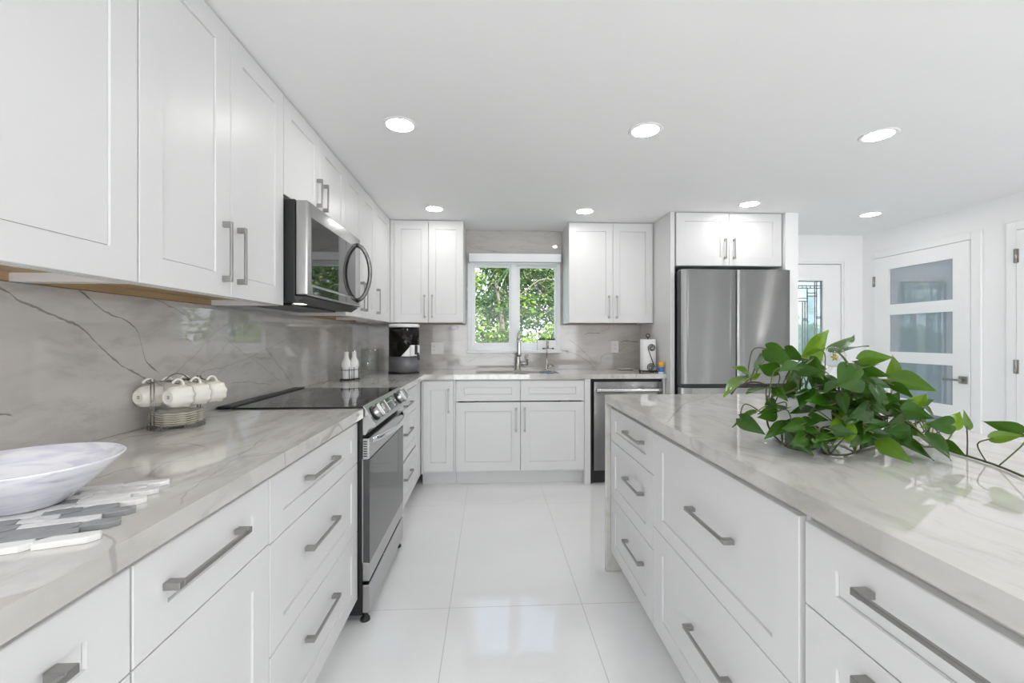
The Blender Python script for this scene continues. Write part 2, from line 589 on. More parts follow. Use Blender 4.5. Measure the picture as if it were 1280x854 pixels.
cells(bm, [XL, -1.0, 2.4, XR], [0.0, 2.15, ZC], lambda x, z: -1.0 < x < 2.4 and z < 2.15, -YR, -YR + 0.15)
bmesh.ops.transform(bm, matrix=ROTX, verts=bm.verts)
struct('wall_rear', bm, M_wall)
bm = bmesh.new(); box(bm, 2.475, 2.585, 3.50, YB - 0.001, 0, ZC - 0.001, 0.002); struct('wall_foyer', bm, M_wall)
bm = bmesh.new(); box(bm, XR - 0.014, XR - 0.0005, -3.4, 2.0, 0.001, 0.11, 0.003); struct('baseboard_right', bm, M_door)
bm = bmesh.new(); box(bm, XR - 0.014, XR - 0.0005, 3.02, 3.165, 0.001, 0.11, 0.003); struct('baseboard_far', bm, M_door)

# window over the sink: two sliding sashes in a white frame
win = bpy.data.objects.new('window_1', None); COL.objects.link(win); win.location = (0.2375, 4.25, 1.1); win['kind'] = 'structure'
ORIGIN[win] = Vector(win.location)
bm = bmesh.new()
WX = [-0.215, -0.178, 0.206, 0.262, 0.660, 0.690]
WZ = [1.108, 1.160, 1.955, 1.972]
hole = lambda x, z: WZ[1] < z < WZ[2] and (WX[1] < x < WX[2] or WX[3] < x < WX[4])
cells(bm, WX, WZ, hole, -4.345, -4.222, 0.003)
bmesh.ops.transform(bm, matrix=ROTX, verts=bm.verts)
mk('window_frame', bm, M_vinyl, win)
for a, b, yy in ((-0.180, 0.208, 4.255), (0.260, 0.662, 4.275)):
    bm = bmesh.new()
    cells(bm, [a, a + 0.036, b - 0.020, b], [1.158, 1.198, 1.938, 1.957], lambda x, z: a + 0.036 < x < b - 0.020 and 1.198 < z < 1.938, -(yy + 0.03), -yy, 0.002)
    bmesh.ops.transform(bm, matrix=ROTX, verts=bm.verts)
    s = mk('sash', bm, M_vinyl, win)
    bm = bmesh.new(); box(bm, a + 0.030, b - 0.015, yy + 0.012, yy + 0.016, 1.19, 1.945)
    mk('pane', bm, M_pane, s)
bm = bmesh.new(); box(bm, -0.225, 0.700, 4.165, 4.2215, 1.098, 1.124, 0.004)
mk('window_sill', bm, M_vinyl, win)

# entry door with a leaded glass lite
dr = bpy.data.objects.new('door_1', None); COL.objects.link(dr); dr.location = (3.145, 4.28, 0); dr['kind'] = 'structure'
ORIGIN[dr] = Vector(dr.location)
GX0, GX1, GZ0, GZ1 = 2.878, 3.414, 0.30, 1.832
bm = bmesh.new()
cells(bm, [2.688, GX0, GX1, 3.602], [0.012, GZ0, GZ1, 1.998], lambda x, z: GX0 < x < GX1 and GZ0 < z < GZ1, -4.31, -4.268, 0.002)
bmesh.ops.transform(bm, matrix=ROTX, verts=bm.verts)
mk('door_slab', bm, M_door, dr)
bm = bmesh.new()
for a, b, c, d in ((2.66, 2.682, 0, 2.025), (3.608, 3.63, 0, 2.025), (2.682, 3.608, 2.004, 2.025)):
    box(bm, a, b, 4.2605, 4.40, c, d)
for a, b, c, d in ((2.682, 2.70, 0, 2.004), (3.59, 3.608, 0, 2.004), (2.70, 3.59, 1.985, 2.004)):
    box(bm, a, b, 4.314, 4.33, c, d)
mk('door_jamb', bm, M_door, dr)
M_priv, nt, p = mat('privacy_glass')
_o = nt.nodes['Material Output']
_t = nt.nodes.new('ShaderNodeBsdfTransparent'); _s = nt.nodes.new('ShaderNodeBsdfTranslucent'); _g = nt.nodes.new('ShaderNodeBsdfGlossy')
_g.inputs['Roughness'].default_value = 0.05
L(nt, mixc(nt, noise(nt, position(nt), 40, 2), (0.93, 0.95, 0.94), (0.97, 0.98, 0.98)), _t.inputs['Color'])
_s.inputs['Color'].default_value = (0.86, 0.9, 0.92, 1)
_a = nt.nodes.new('ShaderNodeMixShader'); _b = nt.nodes.new('ShaderNodeMixShader')
L(nt, mrange(nt, noise(nt, position(nt), 9, 2), 0.35, 0.65, 0.30, 0.5), _a.inputs[0])
_b.inputs[0].default_value = 0.05
L(nt, _t.outputs[0], _a.inputs[1]); L(nt, _s.outputs[0], _a.inputs[2])
L(nt, _a.outputs[0], _b.inputs[1]); L(nt, _g.outputs[0], _b.inputs[2]); L(nt, _b.outputs[0], _o.inputs['Surface'])
M_lead = steel('lead_came', (0.30, 0.31, 0.31), 0.4)
M_obscure = thin_glass('textured_glass', (0.80, 0.88, 0.88), 0.15, 1.2)
bm = bmesh.new(); box(bm, GX0, GX1, 4.287, 4.291, GZ0, GZ1)
gl = mk('glass_lite', bm, M_priv, dr)
bm = bmesh.new()
cxm = (GX0 + GX1) / 2
cam_h = 0.005


def came(x0, z0, x1, z1, w=0.0045):
    box(bm, min(x0, x1) - w, max(x0, x1) + w, 4.281, 4.2865, min(z0, z1) - w, max(z0, z1) + w)


for sgn in (-1, 1):
    X = lambda d: cxm + sgn * d
    hw = (GX1 - GX0) / 2
    came(X(hw - 0.008), GZ0, X(hw - 0.008), GZ1)
    came(X(hw - 0.055), GZ0, X(hw - 0.055), GZ1)
    came(X(hw - 0.075), GZ0, X(hw - 0.075), GZ1)
    came(X(hw - 0.155), GZ0, X(hw - 0.155), GZ1 - 0.08)
    came(X(hw - 0.180), GZ0, X(hw - 0.180), GZ1 - 0.21)
    came(X(hw - 0.205), GZ0, X(hw - 0.205), GZ1 - 0.21)
    for dz in (0.125, 0.155):
        came(X(hw - 0.055), GZ1 - dz, X(hw - 0.155), GZ1 - dz)
    for dz in (0.18, 0.21):
        came(X(hw - 0.155), GZ1 - dz, X(0.0), GZ1 - dz)
    for dz in (0.37, 0.385, 0.9, 0.915, 1.3):
        came(X(hw - 0.008), GZ1 - dz, X(hw - 0.055), GZ1 - dz)
        came(X(hw - 0.155), GZ1 - dz - 0.02, X(hw - 0.205), GZ1 - dz - 0.02)
for dz in (0.006, 0.050, 0.075):
    came(GX0, GZ1 - dz, GX1, GZ1 - dz)
for k in range(10):
    x = GX0 + 0.08 + k * (GX1 - GX0 - 0.16) / 9
    came(x, GZ1 - 0.05, x, GZ1 - 0.075, 0.003)
for dz in (1.42, 1.46):
    came(GX0, GZ1 - dz, GX1, GZ1 - dz)
mk('lead_came', bm, M_lead, gl)
bm = bmesh.new()
for sgn in (-1, 1):
    hw = (GX1 - GX0) / 2
    a, b = sorted((cxm + sgn * (hw - 0.08), cxm + sgn * (hw - 0.15)))
    box(bm, a, b, 4.2915, 4.294, GZ0 + 0.1, GZ1 - 0.16)
mk('textured_glass', bm, M_obscure, gl)
bm = bmesh.new()
for a, b, c, d in ((2.60, 2.662, 0.001, 2.08), (3.628, 3.672, 0.001, 2.08), (2.662, 3.628, 2.022, 2.08)):
    box(bm, a, b, 4.246, 4.2595, c, d, 0.003)
struct('trim_1', bm, M_door)


# interior doors on the right-hand wall: slabs in flat casings
def ydoor(name, y0, y1, rows, lever_y, hinges, hinge_y, trimname, tw):
    d = bpy.data.objects.new(name, None); COL.objects.link(d); d.location = (XR, (y0 + y1) / 2, 0); d['kind'] = 'structure'
    ORIGIN[d] = Vector(d.location)
    bm = bmesh.new()
    zs = [0.012]
    for a, b in rows:
        zs += [a, b]
    zs.append(2.022)
    M = Matrix(((0, 0, 1, 0), (1, 0, 0, 0), (0, 1, 0, 0), (0, 0, 0, 1)))   # (y, z, x)
    ly0, ly1 = 3.368, 3.938
    cells(bm, [y0, ly0, ly1, y1] if rows else [y0, y1], zs, lambda y, z: any(a < z < b for a, b in rows) and ly0 < y < ly1, XR - 0.026, XR - 0.001)
    bmesh.ops.transform(bm, matrix=M, verts=bm.verts)
    bmesh.ops.recalc_face_normals(bm, faces=bm.faces)
    s = mk('door_slab', bm, M_door, d)
    for a, b in rows:
        bm = bmesh.new(); box(bm, XR - 0.012, XR - 0.006, ly0 - 0.0, ly1 + 0.0, a, b)
        mk('lite', bm, M_frost, d, label='grey-blue frosted glass lite')
    for hz in hinges:
        bm = bmesh.new(); tube(bm, [(XR - 0.030, hinge_y, hz - 0.05), (XR - 0.030, hinge_y, hz + 0.05)], 0.008, 10)
        box(bm, XR - 0.0285, XR - 0.0262, hinge_y - 0.016, hinge_y + 0.016, hz - 0.05, hz + 0.05)
        mk('hinge', bm, M_pull, d)
    if lever_y:
        bm = bmesh.new(); box(bm, XR - 0.036, XR - 0.0262, lever_y - 0.032, lever_y + 0.032, 0.905 - 0.03, 0.905 + 0.03, 0.002)
        h = mk('lever_rosette', bm, M_pull, d)
        bm = bmesh.new()
        tube(bm, [(XR - 0.036, lever_y, 0.905), (XR - 0.078, lever_y, 0.905)], 0.010, 10)
        box(bm, XR - 0.084, XR - 0.070, lever_y - 0.010, lever_y + 0.115, 0.897, 0.913, 0.002)
        mk('lever', bm, M_pull, h)
    bm = bmesh.new()
    for a, b, c, e in ((y0 - 0.005 - tw, y0 - 0.005, 0.001, 2.09), (y1 + 0.005, y1 + 0.005 + tw, 0.001, 2.09), (y0 - 0.005, y1 + 0.005, 2.027, 2.09)):
        box(bm, XR - 0.020, XR - 0.0005, a, b, c, e, 0.003)
    struct(trimname, bm, M_door)


ydoor('door_2', 3.245, 4.098, [(0.25, 0.582), (0.688, 1.016), (1.115, 1.463), (1.562, 1.900)], 3.285, (0.25, 1.012, 1.80), 4.098, 'trim_2', 0.070)
ydoor('door_3', 2.10, 2.935, [], None, (0.25, 1.035, 1.838), 2.937, 'trim_3', 0.065)

# ------------------------------------------------------------------ backsplash slabs and worktops
bm = bmesh.new(); box(bm, -1.189, -1.170, -0.3, 4.2385, 0.9395, 1.3795)
setp(mk('backsplash', bm, M_back_l), 'grey veined stone slab covering the long wall behind the range', 'backsplash')
bm = bmesh.new()
cells(bm, [-1.169, -0.2365, -0.210, 0.684, 0.711, 1.498], [0.9395, 1.112, 1.3795, 1.968, 2.2965],
      lambda x, z: (z > 1.3795 and (x < -0.2365 or x > 0.711)) or (-0.21 < x < 0.684 and 1.112 < z < 1.968), -4.2595, -4.240)
bmesh.ops.transform(bm, matrix=ROTX, verts=bm.verts)
setp(mk('backsplash', bm, M_back_b), 'grey stone slab around the window rising up to the ceiling', 'backsplash')

bm = bmesh.new()
cells(bm, [-1.1695, -0.545], [-0.02, 1.889], lambda x, y: False, 0.899, 0.939, 0.0025)
setp(mk('worktop', bm, M_top), 'polished quartzite worktop run carrying the glass bowl and mug rack', 'worktop')
bm = bmesh.new()
cells(bm, [-1.1695, -0.545, -0.125, 0.600, 1.498], [2.640, 3.600, 3.715, 4.030, 4.2395],
      lambda x, y: (x > -0.545 and y < 3.6) or (-0.125 < x < 0.6 and 3.715 < y < 4.03), 0.899, 0.939, 0.0025)
setp(mk('worktop', bm, M_top), 'L-shaped stone worktop turning the corner to run under the window', 'worktop')
isl = thing('island_worktop', 'polished stone island top with a waterfall end, under the potted plant', 'worktop', (1.08, 1.2, 0))
bm = bmesh.new()
cells(bm, [0.615, 1.55], [-0.1, 2.289], lambda x, y: False, 0.899, 0.939, 0.0025)
mk('top_slab', bm, M_island, isl)
bm = bmesh.new(); box(bm, 0.615, 1.55, 2.269, 2.289, 0.001, 0.8985, 0.0015)
mk('waterfall_panel', bm, M_island, isl)


# ------------------------------------------------------------------ cabinets
def shaker(bm, M, u0, u1, v0, v1, stile, rail, t0=0.0015, t1=0.021, rec=0.0052):
    """framed front with a recessed flat panel"""
    e, s = 0.0016, 0.0012
    def P(u, v, n):
        return bm.verts.new(M @ Vector((u, v, n)))
    def ring(a, b, c, d, n):
        return [P(a, c, n), P(b, c, n), P(b, d, n), P(a, d, n)]
    R0 = ring(u0, u1, v0, v1, t0)
    R1 = ring(u0, u1, v0, v1, t1 - e)
    R2 = ring(u0 + e, u1 - e, v0 + e, v1 - e, t1)
    rings = [R0, R1, R2]
    if stile:
        a, b, c, d = u0 + stile, u1 - stile, v0 + rail, v1 - rail
        rings.append(ring(a, b, c, d, t1))
        for q_, dz in ((s, 0), (s, 0.004), (s + 0.0016, 0.004), (s + 0.0016, 0)):
            rings.append(ring(a + q_, b - q_, c + q_, d - q_, t1 - rec - dz))
    for A, B in zip(rings, rings[1:]):
        for k in range(4):
            bm.faces.new((A[k], A[(k + 1) % 4], B[(k + 1) % 4], B[k]))
    bm.faces.new(rings[-1])
    bm.faces.new(R0[::-1])


def pull(bm, M, orient, uc, vc, ln):
    """flat bar pull: two block feet and a slimmer bar at their outer edge"""
    h = ln / 2
    def b(a0, a1, c0, c1, n0, n1, bev):
        if orient == 'h':
            box(bm, uc + a0, uc + a1, vc + c0, vc + c1, n0, n1, bev, M)
        else:
            box(bm, uc + c0, uc + c1, vc + a0, vc + a1, n0, n1, bev, M)
    b(-h, -h + 0.019, -0.0065, 0.0065, 0.0212, 0.0505, 0.0012)
    b(h - 0.019, h, -0.0065, 0.0065, 0.0212, 0.0505, 0.0012)
    b(-h + 0.012, h - 0.012, -0.0045, 0.0045, 0.0435, 0.0515, 0.001)


def facing(kind, x, y):
    if kind == 'L':
        return frame_of((x, y, 0), (0, 1, 0), (0, 0, 1), (1, 0, 0))
    if kind == 'I':
        return frame_of((x, y, 0), (0, -1, 0), (0, 0, 1), (-1, 0, 0))
    return frame_of((x, y, 0), (1, 0, 0), (0, 0, 1), (0, -1, 0))


def cabinet(name, label, M, w, z0, z1, depth, fronts, toe=True, wood=False, filler=(), top=True):
    base = M @ Vector((w / 2, 0.0 if toe else z0, -depth / 2))
    root = thing(name, label, 'cabinet', base)
    t = 0.018
    zb = z0
    bm = bmesh.new()
    box(bm, 0.0005, t, zb, z1, -depth, 0, 0, M)
    box(bm, w - t, w - 0.0005, zb, z1, -depth, 0, 0, M)
    box(bm, t, w - t, zb + t, z1, -depth, -depth + 0.012, 0, M)
    if not wood:
        box(bm, t, w - t, zb, zb + t, -depth, 0, 0, M)
        box(bm, t, w - t, z1 - 0.09, z1, -t, 0, 0, M)
    else:
        box(bm, t, w - t, zb, zb + 0.03, -t, 0, 0, M)
        box(bm, t, w - t, z1 - t, z1, -depth + 0.012, 0, 0, M)
    for (a, b, c, d, n0, n1) in filler:
        box(bm, a, b, c, d, n0, n1, 0.0008, M)
    # pale backing just behind the gaps between fronts
    mk('cabinet_body', bm, M_cab, root)
    if wood:
        bm = bmesh.new()
        box(bm, t, w - t, zb + 0.022, zb + 0.034, -depth + 0.013, -t, 0, M)
        box(bm, t, w - t, zb + 0.001, zb + 0.0215, -depth + 0.0, -depth + 0.0125, 0, M)
        mk('underside', bm, M_ply, root, label='bare wood underside')
    if toe:
        bm = bmesh.new(); box(bm, 0.0005, w - 0.0005, 0.001, zb, -0.075, -0.060, 0, M)
        mk('toe_kick', bm, M_cab, root)
    for fr in fronts:
        kind, a, b, c, d, st, ra, hd = fr
        bm = bmesh.new()
        shaker(bm, M, a + 0.0015, b - 0.0015, c + 0.0015, d - 0.0015, st, ra)
        f = mk(kind, bm, M_cab, root)
        if hd:
            bm = bmesh.new(); pull(bm, M, *hd)
            mk('handle', bm, M_pull, f, label='satin nickel bar handle')
    return root


ZB, ZT = 0.112, 0.896
FX = -0.593          # front of the left-hand carcasses
# near run, left
w = 0.478
cabinet('base_cabinet', 'white drawer-over-door base cabinet at the end of its run, farthest from the range', facing('L', FX, 0.242), w, ZB, ZT, 0.57, [
    ('drawer', 0, w, 0.708, 0.878, 0.075, 0.062, ('h', w / 2, 0.806, 0.24)),
    ('door', 0, w, ZB, 0.708, 0.075, 0.075, None)])
w = 0.431
cabinet('base_cabinet', 'white drawer-over-door base cabinet beside the three-drawer unit, below the mosaic mat', facing('L', FX, 0.7215), w, ZB, ZT, 0.57, [
    ('drawer', 0, w, 0.708, 0.878, 0.075, 0.062, ('h', 0.18, 0.806, 0.232)),
    ('door', 0, w, ZB, 0.708, 0.075, 0.075, None)])
w = 0.745
cabinet('base_cabinet', 'white three-drawer base cabinet right against the near side of the range', facing('L', FX, 1.154), w, ZB, ZT, 0.57, [
    ('drawer', 0, w, 0.703, 0.878, 0.075, 0.058, ('h', 0.335, 0.808, 0.245)),
    ('drawer', 0, w, 0.408, 0.703, 0.075, 0.062, ('h', 0.335, 0.588, 0.245)),
    ('drawer', 0, w, ZB, 0.408, 0.075, 0.062, ('h', 0.335, 0.305, 0.245))])
w = 0.735
cabinet('base_cabinet', 'white three-drawer base cabinet between the range and the corner', facing('L', FX, 2.642), w, ZB, ZT, 0.57, [
    ('drawer', 0, w, 0.703, 0.878, 0.075, 0.058, ('h', 0.37, 0.79, 0.245)),
    ('drawer', 0, w, 0.424, 0.703, 0.075, 0.062, ('h', 0.37, 0.60, 0.245)),
    ('drawer', 0, w, ZB, 0.408, 0.075, 0.062, ('h', 0.37, 0.30, 0.245))],
    filler=[(w + 0.001, w + 0.225, 0.112, ZT, -0.02, 0.019)])
# window run
FY = 3.646
w = 0.2855
cabinet('base_cabinet', 'narrow single-door white base cabinet in the corner beside the sink cabinet', facing('B', -0.5715, FY), w, ZB, ZT, 0.57, [
    ('door', 0.014, 0.268, 0.128, 0.886, 0.06, 0.075, ('v', 0.226, 0.72, 0.20))],
    filler=[(0, 0.0135, 0.112, ZT, -0.02, 0.0205), (0.2685, 0.285, 0.112, ZT, -0.02, 0.012)])
w = 1.084
cabinet('sink_cabinet', 'wide white sink cabinet with two false drawer fronts and two doors under the window', facing('B', -0.2855, FY), w, ZB, ZT, 0.57, [
    ('drawer_front', 0, w / 2, 0.714, 0.886, 0.07, 0.055, None),
    ('drawer_front', w / 2, w, 0.714, 0.886, 0.07, 0.055, None),
    ('door', 0, w / 2, 0.128, 0.706, 0.075, 0.075, ('v', w / 2 - 0.036, 0.558, 0.20)),
    ('door', w / 2, w, 0.128, 0.706, 0.075, 0.075, ('v', w / 2 + 0.036, 0.558, 0.20))])
bm = bmesh.new(); box(bm, 0.800, 0.852, 3.627, 4.20, 0.001, 0.896, 0.001)
setp(place(mk('filler_panel', bm, M_cab), (0.826, 3.9, 0.001)), 'white floor-length panel between the sink cabinet and the dishwasher', 'panel')
bm = bmesh.new(); box(bm, 1.476, 1.4985, 3.627, 4.20, 0.001, 0.896, 0.001)
setp(place(mk('filler_panel', bm, M_cab), (1.488, 3.9, 0.001)), 'slim white panel between the dishwasher and the tall refrigerator panel', 'panel')
bm = bmesh.new(); box(bm, 1.500, 1.536, 3.525, 4.259, 0.001, 2.2965, 0.001)
setp(place(mk('tall_panel', bm, M_cab), (1.518, 3.9, 0.001)), 'tall white panel from floor to ceiling on the left side of the refrigerator', 'panel')

# upper cabinets, range wall
UX, UZ0, UZ1 = -0.907, 1.381, 2.2965
UD = 0.2815
w = 0.475
cabinet('wall_cabinet', 'white single-door upper cabinet above the glass bowl and mat', facing('L', UX, 0.661), w, UZ0, UZ1, UD, [
    ('door', 0, w, UZ0, 2.293, 0.078, 0.075, ('v', 0.04, 1.535, 0.19))], toe=False, wood=True)
w = 0.767
cabinet('wall_cabinet', 'large white two-door upper cabinet above the mug rack, next to the microwave', facing('L', UX, 1.138), w, UZ0, UZ1, UD, [
    ('door', 0, 0.388, UZ0, 2.293, 0.078, 0.075, ('v', 0.346, 1.530, 0.20)),
    ('door', 0.388, w, UZ0, 2.293, 0.070, 0.075, ('v', 0.430, 1.530, 0.20))], toe=False, wood=True)
w = 0.790
cabinet('wall_cabinet', 'short white two-door cabinet directly above the microwave', facing('L', UX, 1.909), w, 1.862, UZ1, UD, [
    ('door', 0, w / 2, 1.862, 2.293, 0.07, 0.07, ('v', w / 2 - 0.042, 1.985, 0.145)),
    ('door', w / 2, w, 1.862, 2.293, 0.07, 0.07, ('v', w / 2 + 0.042, 1.985, 0.145))], toe=False)
w = 0.684
cabinet('wall_cabinet', 'white two-door upper cabinet between the microwave and the corner cabinet', facing('L', UX, 2.703), w, UZ0, UZ1, UD, [
    ('door', 0, 0.349, UZ0, 2.293, 0.07, 0.075, ('v', 0.31, 1.530, 0.20)),
    ('door', 0.349, w, UZ0, 2.293, 0.07, 0.075, ('v', 0.388, 1.530, 0.20))], toe=False, wood=True)
w = 0.49
cabinet('wall_cabinet', 'white single-door corner upper cabinet at the far end of the range wall', facing('L', UX, 3.389), w, UZ0, UZ1, UD, [
    ('door', 0, 0.45, UZ0, 2.293, 0.07, 0.075, ('v', 0.045, 1.530, 0.20))], toe=False, wood=True,
    filler=[(0.452, w + 0.35, UZ0, UZ1, -0.02, 0.02)])
# upper cabinets, window wall
UY = 3.901
w = 0.646
cabinet('wall_cabinet', 'white two-door upper cabinet left of the window, above the water dispenser', facing('B', -0.884, UY), w, UZ0, UZ1, 0.357, [
    ('door', 0.033, 0.336, UZ0, 2.290, 0.062, 0.075, ('v', 0.303, 1.525, 0.205)),
    ('door', 0.336, w, UZ0, 2.290, 0.062, 0.075, ('v', 0.370, 1.525, 0.205))], toe=False, wood=True,
    filler=[(0.0005, 0.0325, UZ0, UZ1, -0.02, 0.015)])
w = 0.772
cabinet('wall_cabinet', 'white two-door upper cabinet right of the window, above the paper towel roll', facing('B', 0.713, UY), w, UZ0, UZ1, 0.357, [
    ('door', 0, 0.404, UZ0, 2.290, 0.062, 0.075, ('v', 0.368, 1.525, 0.205)),
    ('door', 0.404, w, UZ0, 2.290, 0.062, 0.075, ('v', 0.440, 1.525, 0.205))], toe=False, wood=True,
    filler=[(w + 0.001, w + 0.0135, UZ0, UZ1, -0.02, 0.0)])
w = 0.912
cabinet('wall_cabinet', 'wide low white two-door cabinet above the refrigerator', facing('B', 1.5475, 3.546), w, 1.848, UZ1, 0.70, [
    ('door', 0, w / 2, 1.848, 2.293, 0.075, 0.07, ('v', w / 2 - 0.038, 1.99, 0.17)),
    ('door', w / 2, w, 1.848, 2.293, 0.075, 0.07, ('v', w / 2 + 0.038, 1.99, 0.17))], toe=False)
# island
IX = 0.661
w = 0.600
cabinet('island_cabinet', 'white island cabinet with three short drawers, next to the waterfall end', facing('I', IX, 2.267), w, ZB, ZT, 0.56, [
    ('drawer', 0.004, w, 0.703, 0.874, 0.08, 0.055, ('h', 0.392, 0.806, 0.22)),
    ('drawer', 0.004, w, 0.408, 0.703, 0.08, 0.062, ('h', 0.392, 0.592, 0.22)),
    ('drawer', 0.004, w, ZB, 0.408, 0.08, 0.062, ('h', 0.392, 0.300, 0.22))])
w = 0.802
cabinet('island_cabinet', 'white island cabinet with two wide deep drawers in the middle of the front', facing('I', IX, 1.6655), w, ZB, ZT, 0.56, [
    ('drawer', 0.0, w, 0.505, 0.874, 0.085, 0.055, ('h', 0.448, 0.706, 0.235)),
    ('drawer', 0.0, w, ZB, 0.505, 0.085, 0.070, ('h', 0.436, 0.327, 0.235))],
    filler=[(w + 0.0005, w + 0.0125, ZB, ZT, -0.02, 0.006)])
w = 0.600
cabinet('island_cabinet', 'white island cabinet nearest the camera, a slim drawer above a tall front', facing('I', IX, 0.849), w, ZB, ZT, 0.56, [
    ('drawer', 0.0, w, 0.703, 0.872, 0.078, 0.058, ('h', 0.262, 0.813, 0.235)),
    ('drawer', 0.0, w, ZB, 0.703, 0.078, 0.070, ('h', 0.262, 0.663, 0.235))])

# ------------------------------------------------------------------ range
RY0, RY1 = 1.906, 2.634
rng = thing('range', 'stainless slide-in electric range with a black glass cooktop and front knobs', 'stove', (-0.85, 2.27, 0))
bm = bmesh.new()
box(bm, -1.165, -0.556, RY0 + 0.002, RY1 - 0.002, 0.035, 0.930, 0.003)
mk('range_body', bm, M_black, rng)
bm = bmesh.new(); box(bm, -1.10, -0.558, RY0 - 0.008, RY1 + 0.0, 0.9395, 0.9455, 0.0015)
ck = mk('cooktop', bm, M_bglass, rng, label='black glass cooktop')
M_ring = plain('burner_ring_print', (0.09, 0.09, 0.095), 0.12)
for (x, y, r) in ((-0.95, 2.08, 0.075), (-0.95, 2.46, 0.09), (-0.70, 2.08, 0.105), (-0.70, 2.46, 0.075)):
    bm = bmesh.new()
    a = [bm.verts.new((x + r * cos(k * pi / 24), y + r * sin(k * pi / 24), 0.9458)) for k in range(48)]
    b = [bm.verts.new((x + (r - 0.003) * cos(k * pi / 24), y + (r - 0.003) * sin(k * pi / 24), 0.9458)) for k in range(48)]
    for k in range(48):
        bm.faces.new((b[k], a[k], a[(k + 1) % 48], b[(k + 1) % 48]))
    mk('burner_ring', bm, M_ring, ck)
bm = bmesh.new(); box(bm, -1.160, -1.102, RY0 - 0.008, RY1, 0.9395, 0.951, 0.003)
box(bm, -1.150, -1.112, RY0 + 0.01, RY1 - 0.018, 0.951, 0.9525)
mk('rear_trim', bm, M_black, rng, label='raised black rear trim of the cooktop')


def prism_y(bm, prof, y0, y1, mi=0):
    """closed x-z outline swept along y"""
    a = [bm.verts.new((x, y0, z)) for x, z in prof]
    b = [bm.verts.new((x, y1, z)) for x, z in prof]
    n = len(prof)
    fs = [bm.faces.new(a), bm.faces.new(b[::-1])]
    for k in range(n):
        fs.append(bm.faces.new((a[(k + 1) % n], a[k], b[k], b[(k + 1) % n])))
    for f in fs:
        f.material_index = mi
    bmesh.ops.recalc_face_normals(bm, faces=fs)
    return fs


# sloped control panel
P0, P1 = Vector((-0.551, 0, 0.941)), Vector((-0.499, 0, 0.860))       # top back edge, lower lip
bm = bmesh.new()
prism_y(bm, [(-0.553, 0.820), (-0.553, 0.9465), (-0.548, 0.9465), (-0.498, 0.866), (-0.498, 0.855), (-0.525, 0.846), (-0.540, 0.820)], RY0, RY1)
bmesh.ops.bevel(bm, geom=list(bm.edges), offset=0.0015, segments=1, affect='EDGES')
cp = mk('control_panel', bm, M_steel_h, rng)
pd = (P1 - P0).normalized()
pn = Vector((-pd.z, 0, pd.x)); pn = pn if pn.x > 0 else -pn
PM = frame_of(P0 + pn * 0.0045, (0, 1, 0), -pd, pn)                     # u along y, v up the slope, n out
bm = bmesh.new(); box(bm, 2.155, 2.395, -0.082, -0.016, -0.001, 0.0012, 0, PM)
ds = mk('display', bm, plain('display_glass', (0.03, 0.045, 0.045), 0.08, spec=0.9), cp, label='dark touch display')
bm = bmesh.new()
box(bm, 2.19, 2.36, -0.040, -0.036, 0.0012, 0.0016, 0, PM)
mk('key_legend', bm, plain('key_print', (0.45, 0.5, 0.5), 0.4), ds)
for u in (1.982, 2.085, 2.475, 2.572):
    bm = bmesh.new()
    K = PM @ Matrix.Translation((u, -0.048, 0))
    lathe(bm, [(0, 0.001), (0.035, 0.001), (0.035, 0.006), (0.0, 0.006)], seg=28, M=K, mi=1)
    lathe(bm, [(0.026, 0.006), (0.0265, 0.024), (0.024, 0.028), (0.0, 0.028)], seg=28, M=K)
    box(bm, -0.006, 0.006, -0.030, 0.030, 0.026, 0.042, 0.003, K)
    mk('knob', bm, [M_steel_h, M_black], cp, smooth=False)
# oven door
bm = bmesh.new()
box(bm, -0.553, -0.524, RY0, RY1, 0.716, 0.806, 0.003)
box(bm, -0.553, -0.524, RY0, RY1, 0.186, 0.265, 0.003)
box(bm, -0.555, -0.530, RY0 + 0.001, RY1 - 0.001, 0.264, 0.717)
od = mk('oven_door', bm, M_steel_h, rng)
bm = bmesh.new(); box(bm, -0.551, -0.5225, RY0, RY1, 0.2655, 0.7155, 0.002)
mk('door_glass', bm, M_oglass, od, label='dark glass oven window')
bm = bmesh.new()
for k in range(7):
    box(bm, -0.548, -0.533, RY0 - 0.0006, RY0 + 0.0004, 0.727 + k * 0.0105, 0.732 + k * 0.0105)
mk('side_vent', bm, M_black, od)
bm = bmesh.new()
pts = []
for k in range(25):
    t = k / 24
    y = RY0 + 0.028 + t * (RY1 - RY0 - 0.056)
    pts.append((-0.520 + 0.052 * (1 - (2 * t - 1) ** 2) ** 0.8, y, 0.795))
tube(bm, pts, [0.014 if 0 < k < 24 else 0.012 for k in range(25)], 12, sy=0.55)
mk('handle', bm, M_chrome, od, label='bowed bright steel oven handle')
bm = bmesh.new(); box(bm, -0.553, -0.524, RY0, RY1, 0.048, 0.170, 0.003)
mk('storage_drawer', bm, M_steel_h, rng)
for y in (RY0 + 0.03, RY1 - 0.03):
    for x in (-1.10, -0.55):
        bm = bmesh.new(); lathe(bm, [(0, 0.001), (0.022, 0.001), (0.02, 0.012), (0.012, 0.014), (0.012, 0.036), (0, 0.036)], (x, y, 0), 16)
        mk('foot', bm, M_black, rng)

